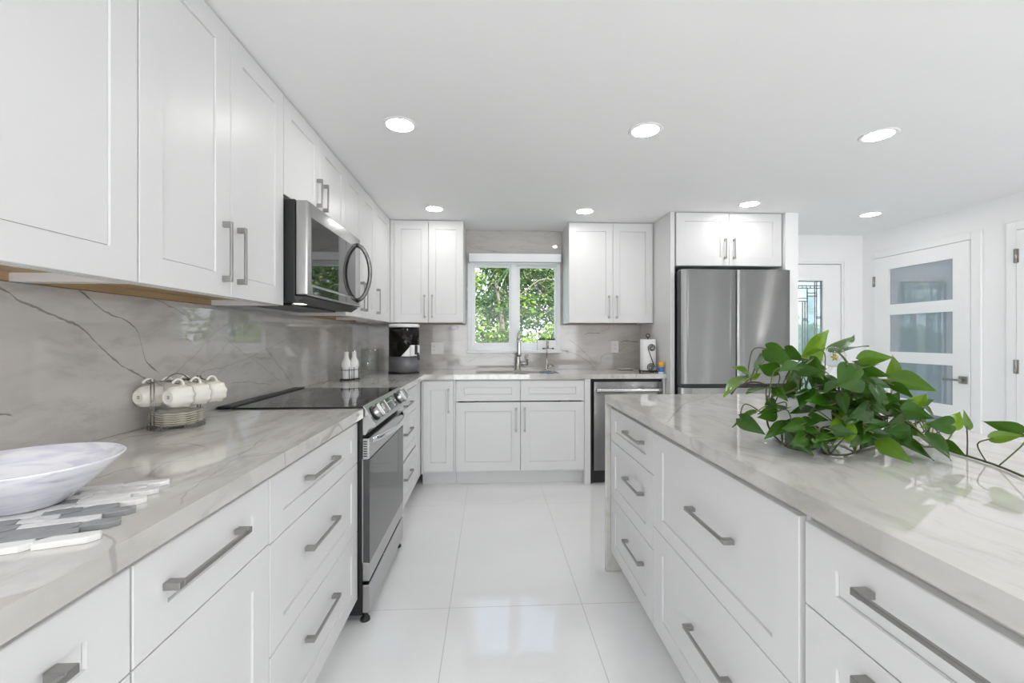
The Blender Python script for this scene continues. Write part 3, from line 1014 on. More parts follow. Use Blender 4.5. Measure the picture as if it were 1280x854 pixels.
# ------------------------------------------------------------------ microwave over the range
MY0, MY1 = 1.912, 2.672
mw = thing('microwave', 'stainless over-the-range microwave with a bowed handle, under the short cabinet', 'microwave', (-1.0, 2.29, 1.39))
bm = bmesh.new(); box(bm, -1.165, -0.842, MY0, MY1, 1.402, 1.845, 0.003)
box(bm, -1.12, -0.90, MY0 + 0.10, MY1 - 0.1, 1.392, 1.4025, 0.002)
mk('microwave_body', bm, M_black, mw)
bm = bmesh.new()
prism_y(bm, [(-0.842, 1.398), (-0.842, 1.425), (-0.800, 1.425), (-0.842, 1.398)][:3], MY0 + 0.002, MY1 - 0.002)
mk('air_grille', bm, M_dgrey, mw)
bm = bmesh.new()
c = bmesh.new()
DX0, DX1 = -0.841, -0.787
box(bm, DX0, DX1, MY0, MY1, 1.428, 1.842, 0.008, seg=3)
dd = mk('microwave_door', bm, M_steel_h, mw, smooth=True, auto=35)
bm = bmesh.new(); box(bm, DX1 - 0.003, DX1 + 0.0012, MY0 + 0.038, MY1 - 0.100, 1.480, 1.775, 0.001)
mk('door_window', bm, M_mglass, dd, label='black glass microwave window')
bm = bmesh.new(); box(bm, DX1 - 0.003, DX1 + 0.0008, MY0 + 0.050, MY1 - 0.03, 1.437, 1.470, 0.001)
mk('control_strip', bm, M_mglass, dd)
bm = bmesh.new()
pts = []
for k in range(21):
    t = k / 20
    pts.append((DX1 - 0.004 + 0.078 * (1 - (2 * t - 1) ** 2) ** 0.6, MY1 - 0.062, 1.462 + t * 0.335))
tube(bm, pts, 0.0125, 12)
mk('handle', bm, M_steel, dd, label='vertical bowed steel handle')
bm = bmesh.new(); box(bm, -0.905, -0.865, 2.03, 2.09, 1.4000, 1.4018)
mk('lamp_lens', bm, M_lamp2, mw, label='small lit lamp lens under the microwave')

# ------------------------------------------------------------------ dishwasher
dw = thing('dishwasher', 'stainless dishwasher under the window worktop with a level bar handle', 'dishwasher', (1.164, 3.9, 0))
bm = bmesh.new()
box(bm, 0.8545, 1.4735, 3.655, 4.20, 0.012, 0.895)
for x in (0.90, 1.43):
    for y in (3.70, 4.15):
        tube(bm, [(x, y, 0.0005), (x, y, 0.02)], 0.015, 10)
box(bm, 0.8545, 0.866, 3.626, 3.656, 0.012, 0.895)
mk('tub_surround', bm, M_black, dw)
bm = bmesh.new(); box(bm, 0.876, 1.4715, 3.606, 3.654, 0.122, 0.874, 0.005, seg=3)
dd = mk('dishwasher_door', bm, M_steel, dw, smooth=True, auto=35)
bm = bmesh.new()
pts = []
for k in range(17):
    t = k / 16
    pts.append((0.893 + t * 0.552, 3.574 - 0.010 * (1 - (2 * t - 1) ** 2), 0.806))
tube(bm, pts, 0.0145, 12)
for x in (0.915, 1.423):
    tube(bm, [(x, 3.575, 0.806), (x, 3.608, 0.806)], 0.009, 10)
mk('handle', bm, M_chrome, dd, label='bright steel bar handle')
bm = bmesh.new(); box(bm, 0.874, 1.4715, 3.660, 3.675, 0.014, 0.118)
mk('toe_plate', bm, M_black, dw)

# ------------------------------------------------------------------ refrigerator
fr = thing('refrigerator', 'stainless french-door refrigerator under the wide low cabinet', 'refrigerator', (2.005, 3.8, 0))
bm = bmesh.new(); box(bm, 1.560, 2.452, 3.505, 4.20, 0.03, 1.790, 0.004)
box(bm, 1.548, 1.60, 3.44, 3.51, 0.86, 1.795, 0.003)
mk('cabinet_shell', bm, M_dgrey, fr)


def fridge_door(name, x0, x1, z0, z1, bulge):
    bm = bmesh.new()
    n = 14
    top, bot = [], []
    pr = []
    for k in range(n + 1):
        t = k / n
        x = x0 + (x1 - x0) * t
        e = 0.010 * (max(0, 1 - t / 0.05) ** 2 + max(0, 1 - (1 - t) / 0.05) ** 2)
        pr.append((x, 3.420 + e - bulge * (1 - (2 * t - 1) ** 2)))
    pr += [(x1, 3.498), (x0, 3.498)]
    a = [bm.verts.new((x, y, z0)) for x, y in pr]
    b = [bm.verts.new((x, y, z1)) for x, y in pr]
    m = len(pr)
    bm.faces.new(a[::-1]); bm.faces.new(b)
    for k in range(m):
        bm.faces.new((a[k], a[(k + 1) % m], b[(k + 1) % m], b[k]))
    return mk(name, bm, M_steel, fr, smooth=True, auto=40)


fridge_door('refrigerator_door', 1.549, 2.003, 0.872, 1.802, 0.004)
fridge_door('refrigerator_door', 2.015, 2.461, 0.872, 1.802, 0.004)
fridge_door('freezer_drawer', 1.549, 2.461, 0.06, 0.838, 0.004)
bm = bmesh.new(); box(bm, 1.552, 2.458, 3.452, 3.498, 0.839, 0.871); box(bm, 2.0035, 2.0145, 3.432, 3.498, 0.872, 1.80)
mk('recessed_grip', bm, M_black, fr, label='black recess between the doors')
for x in (1.62, 2.39):
    bm = bmesh.new(); lathe(bm, [(0, 0.0005), (0.02, 0.0005), (0.02, 0.032), (0, 0.032)], (x, 3.56, 0), 14); mk('foot', bm, M_black, fr)
    bm = bmesh.new(); lathe(bm, [(0, 0.0005), (0.02, 0.0005), (0.02, 0.032), (0, 0.032)], (x, 4.12, 0), 14); mk('foot', bm, M_black, fr)

# ------------------------------------------------------------------ sink and faucets
sk = thing('sink', 'stainless undermount sink below the window', 'sink', (0.24, 3.87, 0.70))
bm = bmesh.new()
x0, x1, y0, y1, zt, zb_, t = -0.128, 0.603, 3.712, 4.033, 0.8985, 0.69, 0.004
for a, b, c_, d, e, f in ((x0 - t, x0, y0 - t, y1 + t, zb_, zt), (x1, x1 + t, y0 - t, y1 + t, zb_, zt), (x0, x1, y0 - t, y0, zb_, zt), (x0, x1, y1, y1 + t, zb_, zt), (x0 - t, x1 + t, y0 - t, y1 + t, zb_ - t, zb_)):
    box(bm, a, b, c_, d, e, f)
mk('basin', bm, M_steel_h, sk)
bm = bmesh.new(); lathe(bm, [(0, 0.003), (0.03, 0.003), (0.045, 0.005), (0.047, 0.0005)], (0.24, 3.90, zb_), 24)
mk('drain', bm, M_chrome, sk)
M_sponge = plain('sponge_foam', (0.10, 0.32, 0.55), 0.9, var=0.25, scale=120)
bm = bmesh.new(); box(bm, 0.50, 0.598, 3.80, 3.87, 0.6905, 0.7405, 0.006)
bm.free()
cd_ = thing('dish_caddy', 'chrome caddy hooked over the right side of the sink', 'caddy', (0.53, 4.0, 0.86))
bm = bmesh.new()
for k in range(6):
    tube(bm, [(0.46 + k * 0.022, 4.010, 0.930), (0.46 + k * 0.022, 4.012, 0.86), (0.46 + k * 0.022, 3.94, 0.86), (0.46 + k * 0.022, 3.935, 0.925)], 0.0018, 6)
for z, y in ((0.930, 4.010), (0.925, 3.935), (0.86, 3.975)):
    tube(bm, [(0.455, y, z), (0.575, y, z)], 0.0022, 6)
tube(bm, [(0.50, 4.010, 0.930), (0.50, 4.018, 0.944), (0.50, 4.040, 0.946), (0.50, 4.06, 0.9418)], 0.0022, 6)
tube(bm, [(0.54, 4.010, 0.930), (0.54, 4.018, 0.944), (0.54, 4.040, 0.946), (0.54, 4.06, 0.9418)], 0.0022, 6)
mk('wire_basket', bm, M_wire, cd_, smooth=True)
bm = bmesh.new(); box(bm, 0.475, 0.565, 3.950, 4.002, 0.8625, 0.928, 0.008)
setp(place(mk('sponge', bm, M_sponge), (0.52, 3.975, 0.8625)), 'blue sponge in the wire caddy at the right of the sink', 'sponge')

fc = thing('faucet', 'tall brushed nickel gooseneck faucet standing behind the middle of the sink', 'faucet', (0.267, 4.13, 0.939))
bm = bmesh.new()
lathe(bm, [(0.0, 0.0005), (0.031, 0.0005), (0.031, 0.006), (0.026, 0.010), (0.025, 0.095), (0.022, 0.115), (0.0155, 0.135), (0.0145, 0.16)], (0.267, 4.13, 0.939), 24)
mk('faucet_base', bm, M_nickel, fc, smooth=True)
bm = bmesh.new()
pts = [(0.267, 4.13, 1.09), (0.267, 4.13, 1.16), (0.267, 4.13, 1.225)]
for k in range(1, 13):
    a = pi * k / 12
    pts.append((0.267, 4.13 - 0.085 + 0.085 * cos(a), 1.225 + 0.085 * sin(a)))
tube(bm, pts, 0.0125, 14)
mk('gooseneck', bm, M_nickel, fc)
bm = bmesh.new()
tube(bm, [(0.267, 3.960, 1.227), (0.267, 3.960, 1.20), (0.267, 3.960, 1.12), (0.267, 3.960, 1.085), (0.267, 3.960, 1.078)], [0.0135, 0.015, 0.0185, 0.0205, 0.018], 16)
sh = mk('spray_head', bm, M_chrome, fc)
bm = bmesh.new(); lathe(bm, [(0.0195, 0.0), (0.0205, 0.0), (0.0205, 0.012), (0.0195, 0.012)], (0.267, 3.960, 1.075), 18)
mk('spray_ring', bm, M_black, sh, smooth=True)
bm = bmesh.new()
tube(bm, [(0.285, 4.13, 0.996), (0.365, 4.13, 0.996)], 0.016, 14)
tube(bm, [(0.354, 4.13, 1.005), (0.356, 4.128, 1.045), (0.360, 4.122, 1.085)], [0.007, 0.0065, 0.006], 10)
mk('lever', bm, M_nickel, fc)

ff = thing('filter_faucet', 'slim drinking-water faucet with a crossbar, to the right of the sink faucet', 'faucet', (0.546, 4.13, 0.939))
bm = bmesh.new()
lathe(bm, [(0, 0.0005), (0.020, 0.0005), (0.020, 0.004), (0.013, 0.008), (0.013, 0.085), (0.007, 0.095), (0.0065, 0.11)], (0.546, 4.13, 0.939), 18)
mk('faucet_base', bm, M_nickel, ff, smooth=True)
bm = bmesh.new()
pts = [(0.546, 4.13, 1.03), (0.546, 4.13, 1.13), (0.546, 4.13, 1.175)]
for k in range(1, 11):
    a = pi * k / 10
    pts.append((0.546, 4.13 - 0.045 + 0.045 * cos(a), 1.175 + 0.045 * sin(a)))
pts.append((0.546, 4.04, 1.15))
tube(bm, pts, 0.0062, 10)
mk('spout', bm, M_nickel, ff)
bm = bmesh.new(); tube(bm, [(0.496, 4.04, 1.145), (0.598, 4.04, 1.145)], 0.0028, 8)
for x in (0.500, 0.588):
    tube(bm, [(x - 0.008, 4.04, 1.145), (x + 0.014, 4.04, 1.145)], 0.0065, 10)
mk('crossbar', bm, M_black, ff)
bm = bmesh.new()
tube(bm, [(0.556, 4.13, 0.976), (0.607, 4.13, 0.976)], 0.0085, 12)
tube(bm, [(0.586, 4.13, 0.980), (0.587, 4.128, 1.020)], 0.0035, 8)
mk('lever', bm, M_nickel, ff)

# ------------------------------------------------------------------ blind, planter, outlets, lights
bl = thing('roller_blind', 'white roller blind rolled up in its box above the window', 'blind', (0.242, 4.19, 1.975))
bm = bmesh.new(); box(bm, -0.200, 0.684, 4.125, 4.2215, 1.974, 2.052, 0.004)
mk('blind_box', bm, M_vinyl, bl)
bm = bmesh.new(); box(bm, -0.185, 0.670, 4.185, 4.200, 1.962, 1.9735, 0.003)
mk('bottom_bar', bm, M_vinyl, bl)
M_succ = leafy('succulent_leaves', [(0, (0.03, 0.07, 0.03)), (0.5, (0.06, 0.12, 0.05)), (1, (0.12, 0.18, 0.09))], 0.5)
pl = thing('planter_box', 'small white planter box of dark succulents on the window sill', 'planter', (0.555, 4.193, 1.1245))
bm = bmesh.new()
box(bm, 0.462, 0.645, 4.168, 4.174, 1.1245, 1.222); box(bm, 0.462, 0.645, 4.212, 4.218, 1.1245, 1.222)
box(bm, 0.462, 0.468, 4.174, 4.212, 1.1245, 1.222); box(bm, 0.639, 0.645, 4.174, 4.212, 1.1245, 1.222); box(bm, 0.468, 0.639, 4.174, 4.212, 1.1245, 1.205)
mk('box', bm, M_white, pl)
rs = random.Random(5)
bm = bmesh.new()
for k in range(46):
    x = rs.uniform(0.475, 0.632); y = rs.uniform(4.178, 4.208); h = rs.uniform(0.014, 0.042); a = rs.uniform(0, 6.28); l = rs.uniform(0.004, 0.012)
    tube(bm, [(x, y, 1.204), (x + l * 0.5 * cos(a), y + l * 0.3 * sin(a), 1.212 + h * 0.6), (x + l * cos(a), y + 0.5 * l * sin(a), 1.212 + h)], [0.003, 0.0055, 0.0012], 6)
mk('succulents', bm, M_succ, pl, smooth=True)


def outlet(label, x0, x1, z0, z1, gangs):
    o = thing('wall_outlet', label, 'outlet', ((x0 + x1) / 2, 4.236, (z0 + z1) / 2))
    bm = bmesh.new(); box(bm, x0, x1, 4.2335, 4.2395, z0, z1, 0.002)
    mk('cover_plate', bm, M_plate, o)
    for g in range(gangs):
        cx = x0 + (x1 - x0) * (g + 0.5) / gangs
        bm = bmesh.new(); box(bm, cx - 0.0165, cx + 0.0165, 4.2315, 4.2335, (z0 + z1) / 2 - 0.034, (z0 + z1) / 2 + 0.034, 0.001)
        s = mk('socket', bm, M_plate, o)
        if g == 0:
            for dz in (-0.018, 0.018):
                for dx in (-0.006, 0.006):
                    bm = bmesh.new()
                    box(bm, cx + dx - 0.0012, cx + dx + 0.0012, 4.2308, 4.2316, (z0 + z1) / 2 + dz - 0.005, (z0 + z1) / 2 + dz + 0.005)
                    mk('slot', bm, M_slot, s)


outlet('white double outlet plate on the stone beside the water dispenser', -0.572, -0.452, 1.087, 1.203, 2)
outlet('white single outlet plate on the stone near the paper towel roll', 1.203, 1.277, 1.098, 1.216, 1)


def downlight(label, x, y):
    o = thing('ceiling_light', label, 'ceiling light', (x, y, 2.29), 'recessed ceiling lights')
    bm = bmesh.new(); lathe(bm, [(0.066, -0.0035), (0.070, -0.005), (0.083, -0.0035), (0.086, -0.0005), (0.066, -0.0005), (0.066, -0.0035)], (x, y, ZC), 40)
    mk('trim_ring', bm, M_trim, o, smooth=True)
    bm = bmesh.new(); lathe(bm, [(0.0655, -0.0008), (0.0655, -0.0032), (0, -0.0034)], (x, y, ZC), 40)
    d = mk('diffuser', bm, M_lamp, o, label='glowing round diffuser')
    for p in d.data.polygons:
        p.flip()


downlight('lit round ceiling light nearest the large upper cabinet and the microwave', -0.445, 2.162)
downlight('lit round ceiling light above the far end of the island, midway across the room', 0.789, 2.157)
downlight('lit round ceiling light right of the island, the largest on the door side', 2.017, 2.146)
downlight('lit round ceiling light just in front of the upper cabinet left of the window', -0.453, 3.55)
downlight('lit round ceiling light just in front of the upper cabinet right of the window', 0.786, 3.553)
downlight('lit round ceiling light just in front of the cabinet over the refrigerator', 2.038, 3.297)
downlight('lit round ceiling light near the entry door, farthest to the right', 3.237, 3.521)
for x, y in ((-0.445, -0.64), (0.789, 0.76), (0.789, -0.64), (2.017, 0.76), (2.017, -0.64), (3.24, 2.15), (3.24, 0.76), (3.24, -0.64)):  # unseen lights added as fill; door-side ones inferred from refrigerator streaks
    if True:
        downlight('unseen round ceiling light added to fill the room, in the rows nearer than the three big ones', x, y)

# ------------------------------------------------------------------ on the near left worktop
ZT_ = 0.9392
M_bowl, nt, p = mat('swirled_glass')
pos = position(nt)
sw = noise(nt, mapping(nt, pos, (4, 4, 26), (0.25, 0.1, 0)), 2.6, 4, 0.5, 1.2)
c0 = mixc(nt, mrange(nt, sw, 0.42, 0.70, 0, 1, True), (0.84, 0.84, 0.88), (0.66, 0.66, 0.76))
L(nt, mixc(nt, mrange(nt, sw, 0.68, 0.76, 0, 0.8, True), c0, (0.36, 0.37, 0.54)), p.inputs['Base Color'])
p.inputs['Roughness'].default_value = 0.06
p.inputs['Subsurface Weight'].default_value = 0.0
p.inputs['Coat Weight'].default_value = 0.4

mt_r, mt_s = Vector((0.94, 0.34, 0)).normalized(), Vector((-0.34, 0.94, 0)).normalized()
M_t1 = stone('mat_white_marble', (0.80, 0.79, 0.78), (0.62, 0.61, 0.61), (0.4, 0.4, 0.4), (8, 20, 8), (0, 0, 0.3), rough=0.25, bands=0.9)
M_t2 = plain('mat_grey_glass_tile', (0.27, 0.275, 0.28), 0.22, var=0.15, scale=30)
M_t3 = plain('mat_white_tile', (0.80, 0.795, 0.78), 0.3, var=0.03)
rm = random.Random(9)
bm = bmesh.new()
MM = frame_of((0, 0, ZT_), mt_r, mt_s, (0, 0, 1))
for i in range(11):
    b0 = 0.830 + i * 0.0260
    a = -0.352 + (0.0 if i % 2 else 0.034) + rm.uniform(-0.004, 0.004) + i * 0.0015
    a0 = a - 0.30
    while a > a0:
        l = rm.choice((0.05, 0.075, 0.10))
        mi = rm.choice((0, 2, 0, 1, 2)) if i else 2
        h = 0.009
        x0, x1, y0, y1 = a - l + 0.0008, a - 0.0008, b0 + 0.0007, b0 + 0.0253
        k = 0.012
        pr = [(x0, y0), (x1 - k, y0), (x1, y0 + 0.010), (x1 - 0.004, y1), (x0 + k, y1), (x0 - 0.003, y1 - 0.010)]
        lo = [bm.verts.new(MM @ Vector((x, y, 0.0004))) for x, y in pr]
        hi = [bm.verts.new(MM @ Vector((x, y, h - 0.001))) for x, y in pr]
        cxx, cyy = sum(q[0] for q in pr) / 6, sum(q[1] for q in pr) / 6
        tp = [bm.verts.new(MM @ Vector((x + (cxx - x) * 0.03, y + (cyy - y) * 0.09, h))) for x, y in pr]
        fs = [bm.faces.new(tp), bm.faces.new(lo[::-1])]
        for A, B in ((lo, hi), (hi, tp)):
            for q in range(6):
                fs.append(bm.faces.new((A[q], A[(q + 1) % 6], B[(q + 1) % 6], B[q])))
        for f in fs:
            f.material_index = mi
        a -= l
mo = setp(mk('mosaic_mat', bm, [M_t1, M_t2, M_t3]), 'mosaic trivet of white and grey stone strips under the glass bowl', 'trivet')
place(mo, (-0.79, 0.78, ZT_))

bw = thing('glass_bowl', 'shallow white glass bowl with lilac swirls standing on the mosaic trivet', 'bowl', (-0.815, 0.80, 0.9487))
bm = bmesh.new()
lathe(bm, [(0, 0.0005), (0.050, 0.0005), (0.056, 0.003), (0.085, 0.026), (0.110, 0.050), (0.133, 0.0755), (0.1345, 0.079), (0.131, 0.0795), (0.105, 0.054), (0.080, 0.032), (0.052, 0.012), (0.0, 0.009)], (-0.815, 0.80, 0.9487), 64)
mk('bowl', bm, M_bowl, bw, smooth=True)

# mug rack
RC = Vector((-1.070, 1.535, ZT_))
RA = rad(74)
RM = Matrix.Translation(RC) @ Matrix.Rotation(RA, 4, 'Z')
rk = thing('mug_rack', 'wire rack holding cream cups above a pile of saucers, on the worktop by the range', 'rack', RC)
bm = bmesh.new()
W = lambda *a: RM @ Vector(a)
hx, hy = 0.081, 0.077
for z in (0.003, 0.016):
    pts = [W(hx * cos(2 * pi * k / 40), hy * sin(2 * pi * k / 40), z) for k in range(40)]
    tube(bm, pts, 0.0017, 6, closed=True)
for y in (-0.02, 0.02):
    tube(bm, [W(-hx * 0.96, y, 0.0032), W(hx * 0.96, y, 0.0032)], 0.0015, 6)
for k in range(8):
    a = 2 * pi * (k + 0.5) / 8
    tube(bm, [W(hx * cos(a), hy * sin(a), 0.0016), W(hx * cos(a), hy * sin(a), 0.017)], 0.0014, 6)
mk('base_frame', bm, M_wire, rk)
for e in (-1, 1):
    bm = bmesh.new()
    for y in (-0.007, 0.007):
        tube(bm, [W(e * hx, y, 0.002), W(e * hx, y, 0.165)], 0.0018, 8)
        lathe(bm, [(0, 0), (0.003, 0.001), (0.003, 0.005), (0, 0.006)], tuple(W(e * hx, y, 0.164)), 8)
    for z in (0.05, 0.10, 0.158):
        tube(bm, [W(e * hx, -0.009, z), W(e * hx, 0.009, z)], 0.0013, 6)
    mk('post', bm, M_wire, rk)
bm = bmesh.new()
for y in (-0.007, 0.007):
    tube(bm, [W(-hx, y, 0.160), W(hx, y, 0.160)], 0.0018, 8)
pts = [W(-0.045 + 0.09 * k / 16, 0.0, 0.160 + 0.022 * sin(pi * k / 16)) for k in range(17)]
tube(bm, pts, 0.0018, 8)
HOOKS = [(-0.056, 1), (0.006, 1), (0.068, 1), (-0.038, -1), (0.024, -1), (0.079, -1)]
for hxx, s in HOOKS:
    tube(bm, [W(hxx, s * 0.009, 0.160), W(hxx, s * 0.030, 0.154), W(hxx, s * 0.053, 0.1525), W(hxx, s * 0.058, 0.158)], 0.0016, 6)
mk('top_rail', bm, M_wire, rk)


def scallop(bm, prof, seg, amp, n, M, mi_f=lambda i: 0, cap=True):
    """turned form whose upper edge waves in and out; amp grows with profile order"""
    rings = []
    for i, (r, z, a) in enumerate(prof):
        ring = []
        for k in range(seg):
            t = 2 * pi * k / seg
            w = amp * a * cos(n * t)
            ring.append(bm.verts.new(M @ Vector(((r + w) * cos(t), (r + w) * sin(t), z + 0.5 * w))))
        rings.append(ring)
    for i, (A, B) in enumerate(zip(rings, rings[1:])):
        for k in range(seg):
            f = bm.faces.new((A[k], A[(k + 1) % seg], B[(k + 1) % seg], B[k]))
            f.material_index = mi_f(i); f.smooth = True
    if cap:
        bm.faces.new(rings[0][::-1]); bm.faces.new(rings[-1])


def make_saucer():
    o = bpy.data.objects.new('saucer', None); COL.objects.link(o); ORIGIN[o] = Vector((0, 0, 0))
    setp(o, None, 'saucer', 'saucers piled in the mug rack')
    bm = bmesh.new()
    scallop(bm, [(0.022, 0.0002, 0), (0.036, 0.0008, 0), (0.058, 0.006, 0.6), (0.0725, 0.012, 1), (0.0735, 0.0134, 1), (0.0722, 0.0142, 1), (0.057, 0.0086, 0.6), (0.035, 0.0036, 0), (0.020, 0.003, 0)], 96, 0.0034, 12, Matrix.Identity(4))
    mk('dish', bm, M_cream, o)
    bm = bmesh.new()
    scallop(bm, [(0.0732, 0.0131, 1), (0.0744, 0.0136, 1), (0.0734, 0.0144, 1), (0.0726, 0.0143, 1)], 96, 0.0034, 12, Matrix.Identity(4), cap=False)
    mk('rim_line', bm, M_china_line, o, label='fine dark line on the scalloped rim')
    return o


def make_cup():
    o = bpy.data.objects.new('cup', None); COL.objects.link(o); ORIGIN[o] = Vector((0, 0, 0))
    setp(o, None, 'cup', 'cups hanging in the mug rack')
    I = Matrix.Identity(4)
    bm = bmesh.new()
    scallop(bm, [(0.0165, 0.0025, 0), (0.0195, 0.0, 0), (0.0225, 0.0, 0), (0.0235, 0.003, 0), (0.0310, 0.008, 0), (0.0352, 0.020, 0), (0.0362, 0.036, 0.2), (0.0370, 0.052, 0.7), (0.0392, 0.061, 1),
                 (0.0380, 0.0615, 1), (0.0352, 0.052, 0.7), (0.0344, 0.036, 0.2), (0.0330, 0.020, 0), (0.029, 0.0105, 0), (0.018, 0.0075, 0)], 72, 0.0016, 9, I)
    b = mk('cup_body', bm, M_cream, o)
    bm = bmesh.new()
    pts = []
    for k in range(15):
        a = -0.30 * pi + 1.55 * pi * 0.62 * k / 14 * 1.12
        pts.append((0.034 + 0.020 * cos(a - 0.25) + 0.003, 0, 0.034 + 0.019 * sin(a - 0.25)))
    tube(bm, pts, 0.0036, 8, sy=1.3)
    mk('cup_handle', bm, M_cream, o)
    bm = bmesh.new()
    scallop(bm, [(0.0390, 0.0602, 1), (0.0397, 0.061, 1), (0.0388, 0.0619, 1), (0.0379, 0.0617, 1)], 72, 0.0016, 9, I, cap=False)
    mk('rim_line', bm, M_china_line, o, label='fine dark line on the scalloped rim')
    bm = bmesh.new(); box(bm, -0.0052, -0.0008, -0.005, 0.005, 0.0020, 0.0026); box(bm, 0.0008, 0.0052, -0.005, 0.005, 0.0020, 0.0026)
    mk('base_mark', bm, plain('china_mark', (0.33, 0.31, 0.28), 0.5), b, label='small dark mark under the cup')
    return o


def copy_tree(o, parent=None):
    c = o.copy()
    COL.objects.link(c)
    if parent is not None:
        c.parent = parent
    for ch in list(o.children):
        copy_tree(ch, c)
    return c


kids = lambda o: o.children
s0 = make_saucer()
names = ['lowest', 'second from bottom', 'third from bottom', 'fourth from bottom', 'fifth from bottom', 'topmost']
for k in range(6):
    s = s0 if k == 0 else copy_tree(s0)
    s.location = W(0, 0, 0.0056 + k * 0.0072)
    s.rotation_euler = (0, 0, RA)
    s['label'] = 'scalloped cream saucer, %s of the six piled in the wire rack' % names[k]
c0_ = make_cup()
cups = [((-0.090, 0.050), 'scalloped cream cup showing its base, at the wall side end of the wire rack'),
        ((-0.028, 0.050), 'cream cup in the middle of the wall side row of the wire rack'),
        ((0.034, 0.050), 'cream cup at the range end of the wall side row of the wire rack'),
        ((-0.072, -0.050), 'cream cup showing its base in front, first in the aisle side row of the rack'),
        ((-0.010, -0.050), 'cream cup in the middle of the aisle side row of the wire rack'),
        ((0.052, -0.050), 'cream cup nearest the range, last in the aisle side row of the rack')]
for k, ((x, y), lab) in enumerate(cups):
    c = c0_ if k == 0 else copy_tree(c0_)
    # axis along the rack, handle upwards
    c.matrix_world = RM @ Matrix.Translation((x, y, 0.110)) @ Matrix(((0, 0, 1, 0), (0, -1, 0, 0), (1, 0, 0, 0), (0, 0, 0, 1)))
    c['label'] = lab

# ------------------------------------------------------------------ corner of the worktop
cr = thing('cruet_stand', 'black wire stand holding two white oil bottles behind the range', 'stand', (-1.015, 3.197, ZT_))
D = Vector((0.49, 0.87, 0)); Pp = Vector((-0.87, 0.49, 0)); O = Vector((-1.015, 3.197, ZT_))
bm = bmesh.new()
for z, r_ in ((0.010, 0.0028), (0.075, 0.0022)):
    pts = []
    for k in range(40):
        a = 2 * pi * k / 40
        pts.append(O + D * (0.037 * (1 if cos(a) > 0 else -1) * (1 if abs(cos(a)) > 0.05 else 0) + 0.038 * cos(a)) + Pp * 0.0385 * sin(a) + Vector((0, 0, z)))
    tube(bm, pts, r_, 6, closed=True)
for a, b in ((-0.075, 0), (0.075, 0), (0, 0.0385), (0, -0.0385), (-0.045, -0.038), (0.045, -0.038)):
    q = O + D * a + Pp * b
    tube(bm, [q + Vector((0, 0, 0.0035)), q + Vector((0, 0, 0.095))], 0.0022, 6)
for a in (-0.055, 0, 0.055):
    tube(bm, [O + D * a - Pp * 0.044 + Vector((0, 0, 0.0035)), O + D * a + Pp * 0.044 + Vector((0, 0, 0.0035))], 0.003, 6)
mk('wire_frame', bm, M_iron, cr, smooth=True)


def cruet(label, c):
    o = thing('cruet', label, 'bottle', c, None)
    bm = bmesh.new()
    lathe(bm, [(0, 0.0), (0.030, 0.0), (0.0335, 0.004), (0.0338, 0.11), (0.031, 0.128), (0.0215, 0.145), (0.0165, 0.156), (0.0155, 0.190), (0.0170, 0.192), (0.0170, 0.196), (0, 0.197)], c, 28)
    mk('bottle', bm, M_white, o, smooth=True)
    bm = bmesh.new()
    c = Vector(c)
    lathe(bm, [(0, 0.1972), (0.012, 0.1972), (0.012, 0.203), (0.006, 0.206), (0, 0.206)], c, 16)
    tube(bm, [c + Vector((0, 0, 0.205)), c + Vector((0, 0, 0.222)), c + Vector((0.004, -0.006, 0.234)), c + Vector((0.012, -0.014, 0.240))], [0.0045, 0.004, 0.0035, 0.0025], 8)
    mk('pour_spout', bm, M_chrome, o)


cruet('white bottle with a steel pourer in the wire stand, the one nearer the range', tuple(O - D * 0.0365 + Vector((0, 0, 0.0068))))
cruet('white bottle with a steel pourer in the wire stand, the one nearer the window wall', tuple(O + D * 0.0365 + Vector((0, 0, 0.0068))))

vs_ = thing('glass_jar', 'clear glass cylinder jar in the corner behind the white bottles', 'jar', (-1.01, 3.70, ZT_))
bm = bmesh.new()
lathe(bm, [(0, 0.0006), (0.070, 0.0006), (0.074, 0.004), (0.074, 0.212), (0.072, 0.214), (0.070, 0.212), (0.070, 0.010), (0, 0.010)], (-1.01, 3.70, ZT_), 36)
mk('jar', bm, M_clear, vs_, smooth=True)

# countertop water dispenser
wc = Vector((-0.745, 3.79, ZT_))
wd = thing('water_dispenser', 'water filter dispenser with a smoky tank, grey base and white lid under the corner cabinet', 'water dispenser', wc)
WMx = Matrix.Translation(wc) @ Matrix.Rotation(rad(-38), 4, 'Z')        # local +x: the tap side


def super_ring(a, b, e, z, seg=48):
    out = []
    for k in range(seg):
        t = 2 * pi * k / seg
        x = a * math.copysign(abs(cos(t)) ** e, cos(t)); y = b * math.copysign(abs(sin(t)) ** e, sin(t))
        out.append(WMx @ Vector((x, y, z(x, y) if callable(z) else z)))
    return out


def loft(bm, rings, cap0=True, cap1=True):
    R_ = [[bm.verts.new(p_) for p_ in r_] for r_ in rings]
    n = len(R_[0])
    for A, B in zip(R_, R_[1:]):
        for k in range(n):
            f = bm.faces.new((A[k], A[(k + 1) % n], B[(k + 1) % n], B[k])); f.smooth = True
    if cap0:
        bm.faces.new(R_[0][::-1])
    if cap1:
        bm.faces.new(R_[-1])


